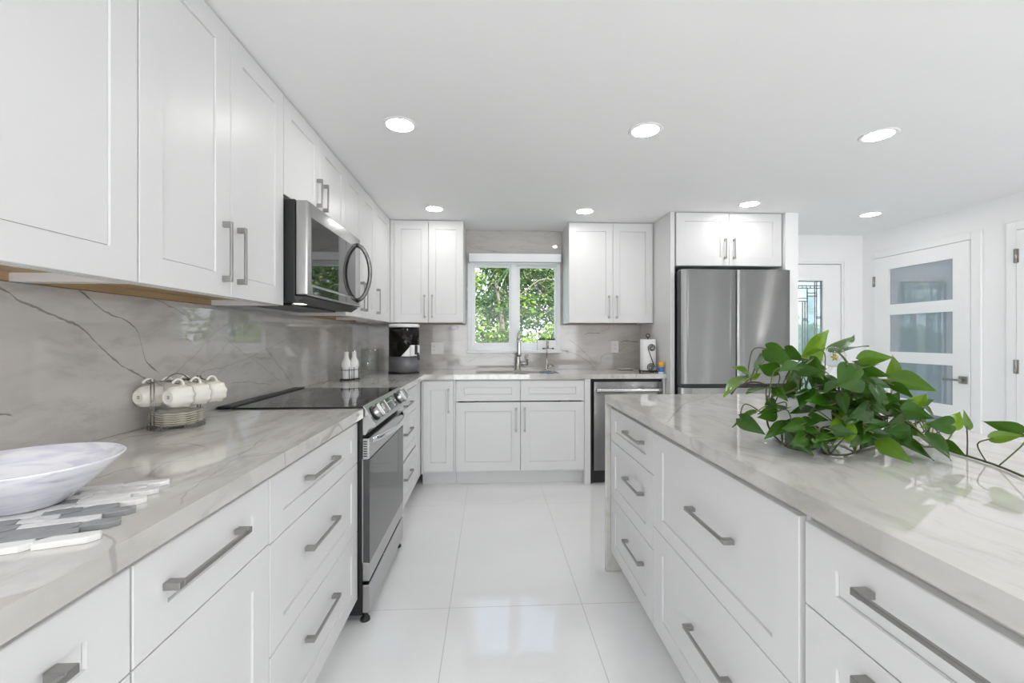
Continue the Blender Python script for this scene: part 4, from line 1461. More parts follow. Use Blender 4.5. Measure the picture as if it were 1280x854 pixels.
A_, B_ = 0.130, 0.108
bm = bmesh.new(); loft(bm, [super_ring(A_ + 0.004, B_ + 0.004, 0.75, 0.0008), super_ring(A_ + 0.004, B_ + 0.004, 0.75, 0.012), super_ring(A_, B_, 0.75, 0.014)])
mk('foot_ring', bm, M_black, wd)
bm = bmesh.new(); loft(bm, [super_ring(A_, B_, 0.75, 0.0142), super_ring(A_, B_, 0.75, 0.145)])
mk('lower_tank', bm, M_pewter, wd, label='pewter grey lower tank')
bm = bmesh.new(); loft(bm, [super_ring(A_, B_, 0.75, 0.146), super_ring(A_, B_, 0.75, 0.395)])
mk('upper_tank', bm, M_smoke, wd, label='smoky see-through upper tank')
bm = bmesh.new(); lathe(bm, [(0, 0.15), (0.055, 0.15), (0.060, 0.25), (0.050, 0.275), (0.022, 0.285), (0, 0.285)], (0, 0, 0), 28, M=WMx)
lathe(bm, [(0.066, 0.262), (0.098, 0.263), (0.098, 0.268), (0.066, 0.268)], (0, 0, 0), 28, M=WMx)
mk('filter_cone', bm, M_black, wd, label='black filter inside the tank')
bm = bmesh.new(); loft(bm, [super_ring(A_ + 0.003, B_ + 0.003, 0.75, 0.3955), super_ring(A_ + 0.004, B_ + 0.004, 0.75, 0.414), super_ring(A_ - 0.008, B_ - 0.008, 0.75, 0.424)])
mk('lid', bm, M_white, wd, label='white lid')
bm = bmesh.new()
box(bm, A_ - 0.010, A_ + 0.020, -0.050, 0.050, 0.150, 0.245, 0.012, WMx, seg=3)
lo_, hi_, lb_, hb_ = [], [], [], []
for k in range(9):
    yy = -0.098 + 0.060 * k / 8
    xx = A_ * (1 - (abs(yy) / B_) ** (2 / 0.75)) ** 0.375
    zt_ = 0.151 + 0.092 * (k / 8) ** 0.8
    lo_.append(bm.verts.new(WMx @ Vector((xx + 0.007, yy, 0.150)))); hi_.append(bm.verts.new(WMx @ Vector((xx + 0.007, yy, zt_))))
    lb_.append(bm.verts.new(WMx @ Vector((xx + 0.001, yy, 0.150)))); hb_.append(bm.verts.new(WMx @ Vector((xx + 0.001, yy, zt_))))
for k in range(8):
    for a_, b_ in ((lo_, hi_), (hi_, hb_), (hb_, lb_), (lb_, lo_)):
        bm.faces.new((a_[k], a_[k + 1], b_[k + 1], b_[k]))
bm.faces.new((lo_[8], lb_[8], hb_[8], hi_[8]))
fp = mk('tap_panel', bm, M_white, wd, smooth=True, auto=40, label='white tap panel')
bm = bmesh.new()
box(bm, A_ + 0.019, A_ + 0.026, -0.014, 0.014, 0.165, 0.245, 0.003, WMx)
tube(bm, [WMx @ Vector((A_ + 0.02, 0, 0.175)), WMx @ Vector((A_ + 0.045, 0, 0.172)), WMx @ Vector((A_ + 0.052, 0, 0.150)), WMx @ Vector((A_ + 0.052, 0, 0.118))], [0.010, 0.011, 0.011, 0.010], 12)
mk('tap', bm, M_dgrey, fp, label='dark tap')

# ------------------------------------------------------------------ right end of the window worktop
pc = Vector((1.412, 3.80, ZT_))
ph = thing('paper_towel_holder', 'black iron paper towel stand with a scroll front beside the tall panel', 'paper towel holder', pc)
bm = bmesh.new()
lathe(bm, [(0, 0.012), (0.072, 0.012), (0.076, 0.015), (0.072, 0.018), (0, 0.018)], pc, 32)
for k in range(3):
    a = 2 * pi * k / 3 + pi / 2 + pi
    q = pc + Vector((0.070 * cos(a), 0.070 * sin(a), 0))
    lathe(bm, [(0, 0.0005), (0.007, 0.002), (0.009, 0.008), (0.006, 0.013), (0, 0.014)], q, 12)
box(bm, pc.x - 0.078, pc.x + 0.078, pc.y - 0.076, pc.y - 0.066, pc.z + 0.008, pc.z + 0.016, 0.002)
mk('stand_base', bm, M_iron, ph, smooth=True, auto=40)
bm = bmesh.new()
tube(bm, [pc + Vector((0, 0, 0.016)), pc + Vector((0, 0, 0.312))], 0.005, 10)
tube(bm, [pc + Vector((0.016 * sin(2 * pi * k / 16), 0, 0.326 - 0.016 * cos(2 * pi * k / 16))) for k in range(16)], 0.004, 8, closed=True)
mk('centre_rod', bm, M_iron, ph)
bm = bmesh.new()
y = -0.078


def spiral(cx, cz, r0, r1, a0, turns, sgn):
    return [(cx + (r0 + (r1 - r0) * k / 36) * cos(a0 + sgn * turns * 2 * pi * k / 36), y, cz + (r0 + (r1 - r0) * k / 36) * sin(a0 + sgn * turns * 2 * pi * k / 36)) for k in range(37)]


up = spiral(0.018, 0.218, 0.006, 0.034, pi * 0.5, 2.0, 1)
up = spiral(0.006, 0.218, 0.006, 0.034, pi * 0.25, 2.4, 1)
lo = spiral(-0.004, 0.047, 0.036, 0.006, pi * 0.0, 2.4, 1)
tube(bm, [pc + Vector(q) for q in up[:]] + [pc + Vector((-0.006, y, 0.150)), pc + Vector((0.018, y, 0.085))] + [pc + Vector(q) for q in lo], 0.0035, 8)
tube(bm, [pc + Vector((0.010, y, 0.012)), pc + Vector((0.010, y + 0.008, 0.012))], 0.004, 8)
mk('scroll', bm, M_iron, ph)
bm = bmesh.new()
lathe(bm, [(0.020, 0.0185), (0.066, 0.0185), (0.0675, 0.022), (0.0675, 0.288), (0.066, 0.292), (0.020, 0.292), (0.020, 0.0185)], pc, 48)
setp(place(mk('paper_towel_roll', bm, M_paper, smooth=True, auto=40), pc + Vector((0, 0, 0.0185))), 'white roll of paper towels on the black iron stand', 'paper towel')

cc = Vector((1.466, 3.635, ZT_))
cn = thing('canister', 'little canister with an orange top half and a blue label at the worktop end', 'canister', cc)
M_or = plain('orange_label', (0.80, 0.40, 0.03), 0.4); M_bl = plain('blue_label', (0.05, 0.20, 0.50), 0.4, var=0.3, scale=60); M_lb = plain('pale_blue_plastic', (0.70, 0.82, 0.90), 0.35)
bm = bmesh.new(); lathe(bm, [(0, 0.0004), (0.022, 0.0004), (0.0235, 0.003), (0.0235, 0.098), (0, 0.098)], cc, 24)
mk('tin', bm, M_lb, cn, smooth=True, auto=40)
bm = bmesh.new(); lathe(bm, [(0.0236, 0.058), (0.0241, 0.058), (0.0241, 0.097), (0.0236, 0.097)], cc, 24)
mk('orange_band', bm, M_or, cn, smooth=True)
bm = bmesh.new(); lathe(bm, [(0.0236, 0.016), (0.0241, 0.016), (0.0241, 0.056), (0.0236, 0.056)], cc, 24)
mk('blue_label', bm, M_bl, cn, smooth=True)
bm = bmesh.new(); lathe(bm, [(0, 0.0985), (0.022, 0.0985), (0.022, 0.104), (0, 0.105)], cc, 24)
mk('cap', bm, M_or, cn, smooth=True, auto=40)

sd = Vector((1.30, 4.10, ZT_))
bm = bmesh.new(); lathe(bm, [(0, 0.0005), (0.05, 0.0005), (0.078, 0.010), (0.080, 0.0125), (0.077, 0.0125), (0.05, 0.005), (0, 0.0045)], sd, 36)
setp(place(mk('dish', bm, M_white, smooth=True), sd), 'small white dish lying by the wall left of the paper towel roll', 'dish')

# ------------------------------------------------------------------ plant on the island
LEAVES=[
 (0.749,1.213,1.134,0.688,1.187,1.164,0.032,0.6), (0.731,1.184,1.131,0.628,1.14,1.092,0.04,0.65), (0.81,1.24,1.195,0.75,1.183,1.146,0.021,0.45), (0.792,1.201,1.212,0.816,1.12,1.166,0.049,0.35),
 (0.873,1.237,1.208,0.885,1.176,1.178,0.037,0.3), (0.8,1.161,1.147,0.729,1.144,1.17,0.031,0.3), (0.866,1.137,1.18,0.769,1.082,1.14,0.034,0.45), (0.896,1.196,1.184,1.021,1.25,1.266,0.044,0.85),
 (0.955,1.203,1.209,0.879,1.177,1.19,0.033,0.7), (0.856,1.118,1.183,0.845,1.058,1.138,0.036,0.45), (1.026,1.229,1.204,1.117,1.275,1.261,0.047,0.5), (1.033,1.229,1.197,1.138,1.244,1.225,0.029,0.65),
 (1.057,1.188,1.177,1.151,1.183,1.19,0.032,0.6), (1.153,1.163,1.13,1.177,1.212,1.196,0.032,0.8), (1.083,1.126,1.13,1.23,1.139,1.106,0.019,0.55), (1.096,1.126,1.116,1.14,1.103,1.082,0.018,0.4),
 (1.026,1.149,1.152,1.083,1.116,1.14,0.028,0.4), (0.944,1.093,1.159,0.945,1.053,1.138,0.02,0.5), (0.966,1.082,1.116,0.982,1.031,1.078,0.039,0.4), (1.038,1.129,1.111,1.074,1.107,1.067,0.036,0.1),
 (1.046,1.088,1.054,1.1,1.065,1.082,0.029,0.45), (1.097,1.066,1.063,1.152,1.083,1.102,0.036,0.8), (1.047,1.048,1.054,1.142,1.063,1.039,0.031,0.35), (1.148,1.083,1.057,1.18,1.081,1.025,0.015,0.2),
 (1.156,1.023,1.025,1.079,1.016,1.029,0.035,0.3), (1.113,1.035,1.025,1.093,1.046,1.014,0.025,0.8), (1.173,1.042,1.014,1.217,1.059,1.054,0.035,0.9), (1.213,1.04,1.014,1.232,1.059,1.057,0.019,0.6),
 (1.232,0.939,1.021,1.194,0.991,1.042,0.019,0.35), (1.194,0.971,1.002,1.235,0.938,1.018,0.022,0.7), (1.083,1.026,1,1.069,0.947,0.964,0.039,0.2), (1.119,1.004,0.987,1.121,0.964,0.961,0.018,0.2),
 (0.973,1.032,0.987,1.003,0.975,0.944,0.037,0.65), (1.043,1.058,0.983,1.079,0.996,0.945,0.035,0.15), (1.072,1.067,1.022,0.973,1.032,1.001,0.038,0.2), (0.858,1.008,0.997,0.894,1.056,1.064,0.053,0.8),
 (0.923,1.054,1.045,0.913,1.015,0.987,0.028,0.15), (0.863,1.057,1.071,0.778,1.022,1.093,0.049,0.4), (0.909,1.075,1.061,0.858,1.058,1.064,0.028,0.3), (0.856,1.098,1.109,0.768,1.062,1.095,0.024,0.4),
 (0.775,1.162,1.103,0.672,1.107,1.104,0.038,0.35), (0.777,1.142,1.102,0.786,1.101,1.074,0.03,0.3), (0.725,1.145,1.039,0.67,1.167,0.996,0.024,0.5), (0.676,1.137,1.026,0.714,1.085,0.991,0.037,0.15),
 (0.782,1.082,1.021,0.697,1.066,0.992,0.043,0.25), (0.802,1.131,1.053,0.718,1.125,1.045,0.028,0.3), (0.771,1.132,1.037,0.712,1.115,1.031,0.024,0.3), (0.764,1.063,1.004,0.801,1.031,0.948,0.038,0.2),
 (0.807,1.04,0.971,0.784,1.052,0.997,0.018,0.6), (1.119,1.225,1.159,1.072,1.227,1.174,0.025,0.2), (0.778,1.162,1.069,0.767,1.122,1.029,0.027,0.35), (0.784,1.262,1.121,0.817,1.26,1.139,0.022,0.85),
 (0.85,1.258,1.209,0.817,1.26,1.205,0.022,0.85), (0.78,1.055,1.175,0.714,1.034,1.162,0.04,0.318), (0.949,1.119,1.032,0.908,1.106,1.001,0.037,0.012), (1.032,1.109,1.084,0.962,1.093,1.045,0.042,0.304),
 (0.926,1.096,1.102,0.932,1.062,1.064,0.041,0.353), (1.048,1.129,0.981,0.977,1.087,0.956,0.043,0.216), (0.942,1.053,1.139,0.849,1.015,1.126,0.028,0.376), (0.926,1.021,1.027,0.971,1.002,1.037,0.036,0.335),
 (0.979,1.022,1.09,0.926,1.023,1.101,0.035,0.075), (0.933,1.101,1.053,0.892,1.078,1.01,0.041,0.164), (0.971,1.085,1.131,1.023,1.082,1.087,0.036,0.158), (0.883,1.025,1.175,0.84,1.004,1.132,0.034,0.258),
 (0.969,1.095,0.994,1.002,1.075,0.97,0.033,0.119), (1.014,1.108,1.128,1.056,1.089,1.111,0.03,0.127), (0.977,1.059,1.097,0.89,1.019,1.092,0.036,0.171), (0.878,1.13,1.149,0.866,1.121,1.106,0.041,0.106),
 (0.945,1.031,1.065,0.863,0.996,1.053,0.03,0.103), (0.922,1.143,1.091,0.941,1.142,1.043,0.032,0.358), (1.062,1.137,0.979,1.049,1.101,0.944,0.032,0.318), (0.922,1.046,1.085,0.936,1.016,1.059,0.028,0.109),
 (1.043,1.138,1.163,0.936,1.098,1.16,0.042,0.219), (0.902,1.063,1.101,0.806,1.025,1.109,0.03,0.181), (1.023,1.124,1.105,1.046,1.083,1.088,0.031,0.35), (1.035,1.13,1.013,1.088,1.113,1.03,0.03,0.102),
 (0.864,1.018,1.106,0.867,1.011,1.055,0.027,0.047), (0.878,1.099,1.116,0.906,1.088,1.072,0.033,0.125), (0.822,1.073,1.108,0.775,1.044,1.062,0.038,0.164), (0.904,1.113,1.08,0.854,1.103,1.045,0.035,0.204),
 (1.008,1.133,1.158,1.01,1.115,1.112,0.043,0.341), (1.025,1.123,1.122,0.994,1.08,1.086,0.038,0.301), (0.966,1.095,1.037,0.949,1.088,0.999,0.028,0.294), (0.769,1.047,1.162,0.807,1.003,1.161,0.027,0.046),
 (1.009,1.091,1.049,0.937,1.093,1.028,0.04,0.292), (0.966,1.143,1.032,1.025,1.124,1.03,0.03,0.214), (1.01,1.096,1.129,1.044,1.075,1.115,0.039,0.14), (0.889,1.086,1.11,0.888,1.066,1.075,0.041,0.284),
 (1.002,1.111,0.999,0.988,1.098,0.953,0.031,0.076), (0.988,1.145,1.11,1.018,1.108,1.084,0.034,0.157), (0.943,1.017,1.077,0.964,0.996,1.055,0.032,0.065), (0.933,1.153,1.108,0.865,1.126,1.088,0.036,0.178),
 (1.025,1.11,1.017,0.995,1.092,0.972,0.041,0.279), (1.056,1.108,1.085,1.058,1.06,1.069,0.038,0.324), (0.872,1.116,1.138,0.879,1.07,1.116,0.04,0.097), (0.953,1.025,1.124,0.935,0.984,1.08,0.027,0.111),
 (0.949,1.147,1.076,0.987,1.118,1.056,0.035,0.045), (0.931,1.03,1.009,0.881,1.015,0.974,0.033,0.273), (0.974,1.1,1.068,0.997,1.055,1.055,0.03,0.249), (0.917,1.058,1.076,0.884,1.057,1.036,0.03,0.272),
 (0.949,1.05,1.08,0.87,1.011,1.058,0.032,0.016), (0.896,1.062,1.132,0.829,1.039,1.11,0.033,0.293), (0.774,1.027,1,0.717,1,0.985,0.03,0.245), (0.938,1.019,1.011,0.972,0.995,1.006,0.031,0.061),
 (0.852,1.079,0.987,0.91,1.061,0.994,0.037,0.166), (0.903,1.029,1.007,0.823,1.014,1.014,0.035,0.18), (0.954,1.042,1.042,0.886,1.027,1.022,0.032,0.058), (0.898,1.041,1.041,0.868,1.004,1.01,0.032,0.268),
 (0.79,1.04,0.996,0.768,1.038,0.969,0.029,0.162), (0.981,1.012,1.028,0.898,0.992,1.022,0.034,0.278), (0.981,1.076,0.989,1.004,1.057,0.957,0.036,0.227), (0.871,1.023,1.04,0.903,1.001,1.045,0.028,0.21),
 (0.902,1.043,1.017,0.862,1.029,0.991,0.034,0.054), (1.002,1.043,0.997,1.021,1.033,0.969,0.033,0.001), (0.799,1.026,1,0.85,1.017,0.991,0.028,0.121), (0.806,1.05,1.041,0.858,1.046,1.035,0.028,0.134),
 (0.863,1.039,1.001,0.889,0.999,1.01,0.027,0.066), (0.778,1.039,1.016,0.836,1.034,1.002,0.028,0.218), (0.823,1.034,0.997,0.824,1.023,0.963,0.029,0.244), (0.96,1.08,1.013,1.028,1.077,1.008,0.034,0.009),
 (0.795,1.063,1.029,0.84,1.053,1.033,0.036,0.292), (0.858,1.01,1.001,0.77,0.991,1.002,0.029,0.284), (0.779,1.043,1.026,0.712,1.019,1.021,0.03,0.279), (0.811,1.054,0.996,0.751,1.043,0.97,0.036,0.124),
 (0.803,1.024,1,0.789,1.001,0.974,0.033,0.213), (0.834,1.011,1.02,0.869,0.979,1.014,0.03,0.203), (0.81,1.081,1.022,0.736,1.066,1.01,0.036,0.269), (0.949,1.035,1.023,0.968,1.03,0.997,0.036,0.171),
 (0.824,1.109,1.145,0.804,1.125,1.173,0.028,0.205), (0.859,1.21,1.103,0.934,1.235,1.109,0.035,0.212), (1.215,1.245,1.037,1.194,1.198,1.012,0.031,0.338), (0.883,1.141,0.973,0.943,1.15,0.949,0.039,0.225),
 (1.072,1.109,1.041,1.035,1.12,1.063,0.038,0.285), (0.863,1.113,1.052,0.799,1.115,1.042,0.031,0.025), (1.08,1.208,0.991,1.008,1.197,0.972,0.032,0.349), (0.924,1.127,1.071,0.988,1.147,1.049,0.04,0.306),
 (1.321,1.264,0.944,1.3,1.31,0.944,0.046,0.169), (1.229,1.266,0.944,1.244,1.225,0.954,0.032,0.253), (0.999,1.24,1.034,0.961,1.235,1.063,0.033,0.121), (1.12,1.167,1.037,1.132,1.131,1.02,0.028,0.267),
 (1.097,1.16,0.949,1.15,1.139,0.96,0.03,0.162), (1.015,1.147,1.044,1.002,1.186,0.999,0.034,0.282), (0.905,1.122,1.11,0.924,1.124,1.14,0.034,0.058), (0.933,1.29,1.1,0.975,1.336,1.143,0.044,0.012),
 (0.852,1.108,1.158,0.774,1.072,1.146,0.033,0.109), (0.873,1.106,1,0.837,1.12,0.979,0.032,0.236), (1.259,1.235,1.03,1.341,1.264,0.985,0.038,0.193), (1.017,1.269,1.11,1.085,1.263,1.105,0.045,0.233),
 (1.145,1.117,1.008,1.111,1.138,0.982,0.029,0.347), (1.112,1.246,1.058,1.111,1.292,1.013,0.037,0.054), (1.02,1.255,1.031,0.964,1.269,1.001,0.045,0.011), (1.107,1.227,1.028,1.016,1.192,1.032,0.043,0.234),
 (1.014,1.219,1.038,1.111,1.256,1.066,0.032,0.063), (1.068,1.277,0.956,1.03,1.261,0.944,0.045,0.137), (0.891,1.112,1.134,0.868,1.083,1.088,0.029,0.028), (1.106,1.249,0.981,1.123,1.226,1.026,0.029,0.336),
 (0.88,1.206,1.096,0.806,1.183,1.094,0.029,0.335), (0.928,1.229,0.95,0.935,1.193,0.944,0.038,0.019), (1.06,1.097,1.061,1.093,1.099,1.103,0.04,0.134), (0.835,1.125,1.08,0.86,1.087,1.088,0.028,0.123),
 (1.297,1.272,1.031,1.359,1.254,1.055,0.034,0.333), (1.01,1.159,1.008,1.014,1.187,0.971,0.039,0.199), (1.083,1.253,1.027,1.027,1.265,1.009,0.033,0.326), (1.134,1.137,0.96,1.118,1.093,1,0.029,0.342),
 (1.066,1.261,0.949,1.147,1.306,0.944,0.043,0.24), (1.042,1.177,0.991,1.104,1.184,0.964,0.03,0.113), (1.061,1.208,1.071,1.072,1.251,1.025,0.045,0.302), (1.173,1.182,0.948,1.152,1.167,0.944,0.039,0.226),
 (0.961,1.199,0.944,0.937,1.249,0.944,0.042,0.185), (1.076,1.256,1.008,1.096,1.211,0.998,0.041,0.299), (1.004,1.2,0.944,0.962,1.195,0.944,0.042,0.304), (1.106,1.165,1.079,1.1,1.181,1.035,0.033,0.306),
 (1.095,1.209,1.121,1.069,1.168,1.085,0.03,0.112), (0.962,1.199,1.148,0.913,1.235,1.158,0.04,0.293),
]

pc = Vector((0.903, 1.206, ZT_))
pt = thing('potted_pothos', 'bushy green pothos in a pale pot trailing over the island top', 'potted plant', pc)
M_pot = plain('pale_ceramic', (0.80, 0.80, 0.81), 0.25, var=0.05, scale=9)
bm = bmesh.new()
lathe(bm, [(0, 0.012), (0.060, 0.012), (0.066, 0.016), (0.078, 0.045), (0.086, 0.080), (0.082, 0.112), (0.075, 0.128), (0.077, 0.133), (0.072, 0.134), (0.069, 0.128), (0.075, 0.11), (0.077, 0.10), (0, 0.10)], pc, 40)
mk('pot', bm, M_pot, pt, smooth=True)
M_blue, nt, p = mat('blue_and_white_glaze')
n1 = noise(nt, mapping(nt, position(nt), (1, 1, 0.6)), 75, 2)
L(nt, mixc(nt, mrange(nt, n1, 0.54, 0.60, 0, 1, True), (0.82, 0.84, 0.88), (0.05, 0.18, 0.50)), p.inputs['Base Color'])
p.inputs['Roughness'].default_value = 0.2
bm = bmesh.new()
lathe(bm, [(0, 0.0006), (0.066, 0.0006), (0.088, 0.014), (0.091, 0.018), (0.087, 0.018), (0.066, 0.008), (0, 0.0075)], pc, 40)
mk('saucer', bm, M_blue, pt, smooth=True, label='blue and white saucer under the pot')
M_soil = plain('potting_soil', (0.045, 0.03, 0.02), 0.95, var=0.4, scale=90)
bm = bmesh.new(); lathe(bm, [(0.0755, 0.110), (0.045, 0.116), (0, 0.119)], pc, 24)
for f in bm.faces:
    f.normal_flip()
mk('soil', bm, M_soil, pt, smooth=True)

M_leaf, nt, p = mat('pothos_leaf')
at = nt.nodes.new('ShaderNodeAttribute'); at.attribute_name = 'tone'
rp_ = nt.nodes.new('ShaderNodeValToRGB')
el = rp_.color_ramp.elements
el[0].position = 0.0; el[0].color = (0.012, 0.045, 0.005, 1)
el[1].position = 1.0; el[1].color = (0.19, 0.33, 0.010, 1)
e_ = el.new(0.45); e_.color = (0.034, 0.110, 0.007, 1)
L(nt, at.outputs['Fac'], rp_.inputs[0])
nn = noise(nt, position(nt), 55, 3)
lc = mixc(nt, mrange(nt, nn, 0.4, 0.7, 0, 0.3), rp_.outputs[0], (0.035, 0.11, 0.016))
L(nt, lc, p.inputs['Base Color'])
p.inputs['Roughness'].default_value = 0.25
p.inputs['Specular IOR Level'].default_value = 0.35
out = nt.nodes['Material Output']
tl = nt.nodes.new('ShaderNodeBsdfTranslucent')
L(nt, mixc(nt, 0.5, rp_.outputs[0], (0.22, 0.40, 0.03)), tl.inputs['Color'])
mx = nt.nodes.new('ShaderNodeMixShader'); mx.inputs[0].default_value = 0.22
L(nt, p.outputs[0], mx.inputs[1]); L(nt, tl.outputs[0], mx.inputs[2]); L(nt, mx.outputs[0], out.inputs['Surface'])

rl = random.Random(21)
CAMP = Vector((0, 0, 1.242))
bm = bmesh.new()
tone_l = bm.verts.layers.float.new('tone')
PROF = [(0.0, 0.30), (0.05, 0.62), (0.13, 0.88), (0.24, 1.0), (0.36, 0.94), (0.50, 0.77), (0.64, 0.55), (0.78, 0.33), (0.90, 0.13), (1.0, 0.0)]
VS = (-1, -0.66, -0.33, 0, 0.33, 0.66, 1)
for (bx, by, bz, tx, ty, tz, wr, tone) in LEAVES:
    B, T = Vector((bx, by, bz)), Vector((tx, ty, tz))
    ax = T - B
    ln = ax.length
    # a leaf seen short of its true length leans towards or away from the viewer
    ax = ax.normalized()
    mid = (B + T) / 2
    view = (CAMP - mid).normalized()
    nv = view + Vector((0, 0, 0.35))
    nv = (nv - ax * nv.dot(ax)).normalized()
    ratio = wr / (0.60 * ln)
    roll = math.acos(max(0.25, min(1.0, ratio))) * (1 if rl.random() < 0.6 else -1)
    wide = min(0.60 * ln, wr / max(0.25, cos(roll)))
    nv = Matrix.Rotation(roll * 0.9, 3, ax) @ nv
    if nv.z < -0.2:
        nv = -nv
    sd_ = nv.cross(ax)
    hw = wide / 2
    fold = rl.uniform(0.15, 0.45)
    droop = rl.uniform(0.02, 0.12) * ln
    twist = rl.uniform(-0.25, 0.25)
    rows = []
    for (t, w) in PROF:
        row = []
        for v in VS:
            x = ln * (t - 0.10 * (abs(v) ** 1.5) * (1 - t) ** 5)
            s_ = v * w * hw
            zz = fold * abs(s_) - droop * (t ** 2) * 0.8 + 0.02 * ln * sin(3 * t + 2 * v)
            nn_ = Matrix.Rotation(twist * t, 3, ax) @ nv
            ss = nn_.cross(ax)
            q = B + ax * x + ss * s_ + nn_ * zz
            q.z = max(q.z, ZT_ + 0.0016)
            vv = bm.verts.new(q)
            vv[tone_l] = max(0, min(1, tone + 0.06 * (1 if abs(v) < 0.1 else 0)))
            row.append(vv)
        rows.append(row)
    for A, C in zip(rows, rows[1:]):
        for k in range(len(VS) - 1):
            f = bm.faces.new((A[k], A[k + 1], C[k + 1], C[k])); f.smooth = True
bmesh.ops.remove_doubles(bm, verts=bm.verts, dist=0.00005)
mk('foliage', bm, M_leaf, pt, smooth=True)
M_stem = leafy('pothos_stem', [(0, (0.05, 0.035, 0.015)), (0.5, (0.08, 0.10, 0.025)), (1, (0.22, 0.26, 0.07))], 0.45)
vines = [
    [(0.97, 1.20, 1.085), (1.03, 1.17, 1.075), (1.07, 1.12, 1.02), (1.10, 1.12, 0.965), (1.16, 1.13, 0.945), (1.22, 1.117, 0.9435), (1.205, 1.02, 0.9435), (1.185, 0.949, 0.9435), (1.150, 0.875, 0.9435)],
    [(0.92, 1.14, 1.085), (0.93, 1.11, 1.07), (0.91, 1.09, 1.0), (0.893, 1.12, 0.945), (0.866, 1.075, 0.9435), (0.90, 1.06, 0.9435), (0.94, 1.075, 0.9435), (1.04, 1.14, 0.9435), (1.12, 1.18, 0.9437)],
    [(0.84, 1.19, 1.085), (0.79, 1.18, 1.07), (0.77, 1.16, 1.0), (0.80, 1.13, 0.95), (0.84, 1.10, 0.9435)],
    [(0.98, 1.22, 1.09), (1.06, 1.2, 1.08), (1.12, 1.14, 1.03), (1.15, 1.10, 0.99), (1.17, 1.06, 0.955)],
    [(0.86, 1.25, 1.09), (0.80, 1.26, 1.11), (0.74, 1.25, 1.10), (0.70, 1.22, 1.08)]]


def smooth_path(P_, n=6):
    P_ = [Vector(q) for q in P_]
    o = []
    for i in range(len(P_) - 1):
        p0, p1, p2, p3 = P_[max(0, i - 1)], P_[i], P_[i + 1], P_[min(len(P_) - 1, i + 2)]
        for k in range(n):
            t = k / n
            o.append(0.5 * ((2 * p1) + (p2 - p0) * t + (2 * p0 - 5 * p1 + 4 * p2 - p3) * t * t + (3 * p1 - p0 - 3 * p2 + p3) * t ** 3))
    o.append(P_[-1])
    return o


bm = bmesh.new()
anchors = [pc + Vector((0.045 * cos(a), 0.045 * sin(a), 0.114)) for a in [k * 0.785 for k in range(8)]]
for v in vines:
    sp = smooth_path(v)
    for q in sp:
        q.z = max(q.z, ZT_ + 0.0028)
    tube(bm, sp, 0.0026, 7)
    anchors += sp[8:]
    # the buried start
    tube(bm, [pc + (Vector(v[0]) - pc).normalized() * 0.02 + Vector((0, 0, 0.112)), Vector(v[0]) * 0.5 + (pc + Vector((0, 0, 0.16))) * 0.5, Vector(v[0])], 0.0026, 7)
for (bx, by, bz, tx, ty, tz, wr, tone) in LEAVES:
    B = Vector((bx, by, bz))
    A = min(anchors, key=lambda q: (q - B).length * rl.uniform(0.85, 1.15))
    d = B - A
    ax = (Vector((tx, ty, tz)) - B).normalized()
    mid = A * 0.45 + B * 0.55 + Vector((0, 0, 0.25 * d.length)) - ax * 0.02
    sp = smooth_path([A, mid, B, B + ax * 0.004], 5)
    for q in sp:
        q.z = max(q.z, ZT_ + 0.0022)
    tube(bm, sp, 0.0016, 6)
mk('stems', bm, M_stem, pt, smooth=True)

gb = thing('watering_globe', 'clear glass globe with a yellow flower inside, pushed into the pothos pot', 'watering globe', (0.95, 1.225, 1.07))
gc = Vector((1.033, 1.249, 1.186))
bm = bmesh.new()
lathe(bm, [(0.0, -0.031)] + [(0.031 * sin(a), -0.031 * cos(a)) for a in [pi * k / 14 for k in range(1, 14)]] + [(0.0, 0.031)], gc, 28)
M_globe = thin_glass('globe_glass', (0.90, 0.93, 0.92), 0.03, 2.2)
mk('globe', bm, M_globe, gb, smooth=True)
bm = bmesh.new()
tube(bm, [gc + Vector((-0.012, -0.004, -0.029)), Vector((0.985, 1.232, 1.11)), Vector((0.945, 1.222, 1.072))], [0.006, 0.0045, 0.003], 10)
mk('globe_stem', bm, M_clear, gb, smooth=True)
M_yel = plain('yellow_petal', (0.75, 0.55, 0.05), 0.4)
bm = bmesh.new()
for k in range(6):
    a = 2 * pi * k / 6
    e = gc + Vector((0.013 * cos(a), -0.004, 0.013 * sin(a)))
    tube(bm, [gc, (gc + e) / 2 + Vector((0, -0.003, 0)), e], [0.001, 0.004, 0.001], 6)
mk('inner_flower', bm, M_yel, gb, smooth=True)

# ------------------------------------------------------------------ garden outside
M_lawn = plain('lawn_green', (0.07, 0.14, 0.03), 0.9, var=0.4, scale=9)
bm = bmesh.new(); box(bm, -25, 30, YB + 0.16, 45, -0.5, -0.20)
lw = struct('lawn', bm, M_lawn)
M_bark = plain('bark', (0.22, 0.19, 0.155), 0.85, var=0.35, scale=14, stretch=(3, 3, 0.6))
M_gleaf = leafy('garden_leaf', [(0, (0.03, 0.07, 0.012)), (0.35, (0.07, 0.16, 0.022)), (0.7, (0.15, 0.26, 0.035)), (1, (0.33, 0.42, 0.07))], 0.4, 0.25)
M_lime = leafy('lime_leaf', [(0, (0.10, 0.20, 0.02)), (0.5, (0.26, 0.38, 0.05)), (1, (0.45, 0.52, 0.10))], 0.4, 0.25)
M_dark = leafy('dark_leaf', [(0, (0.015, 0.04, 0.012)), (0.6, (0.045, 0.11, 0.022)), (1, (0.12, 0.22, 0.04))], 0.35, 0.2)


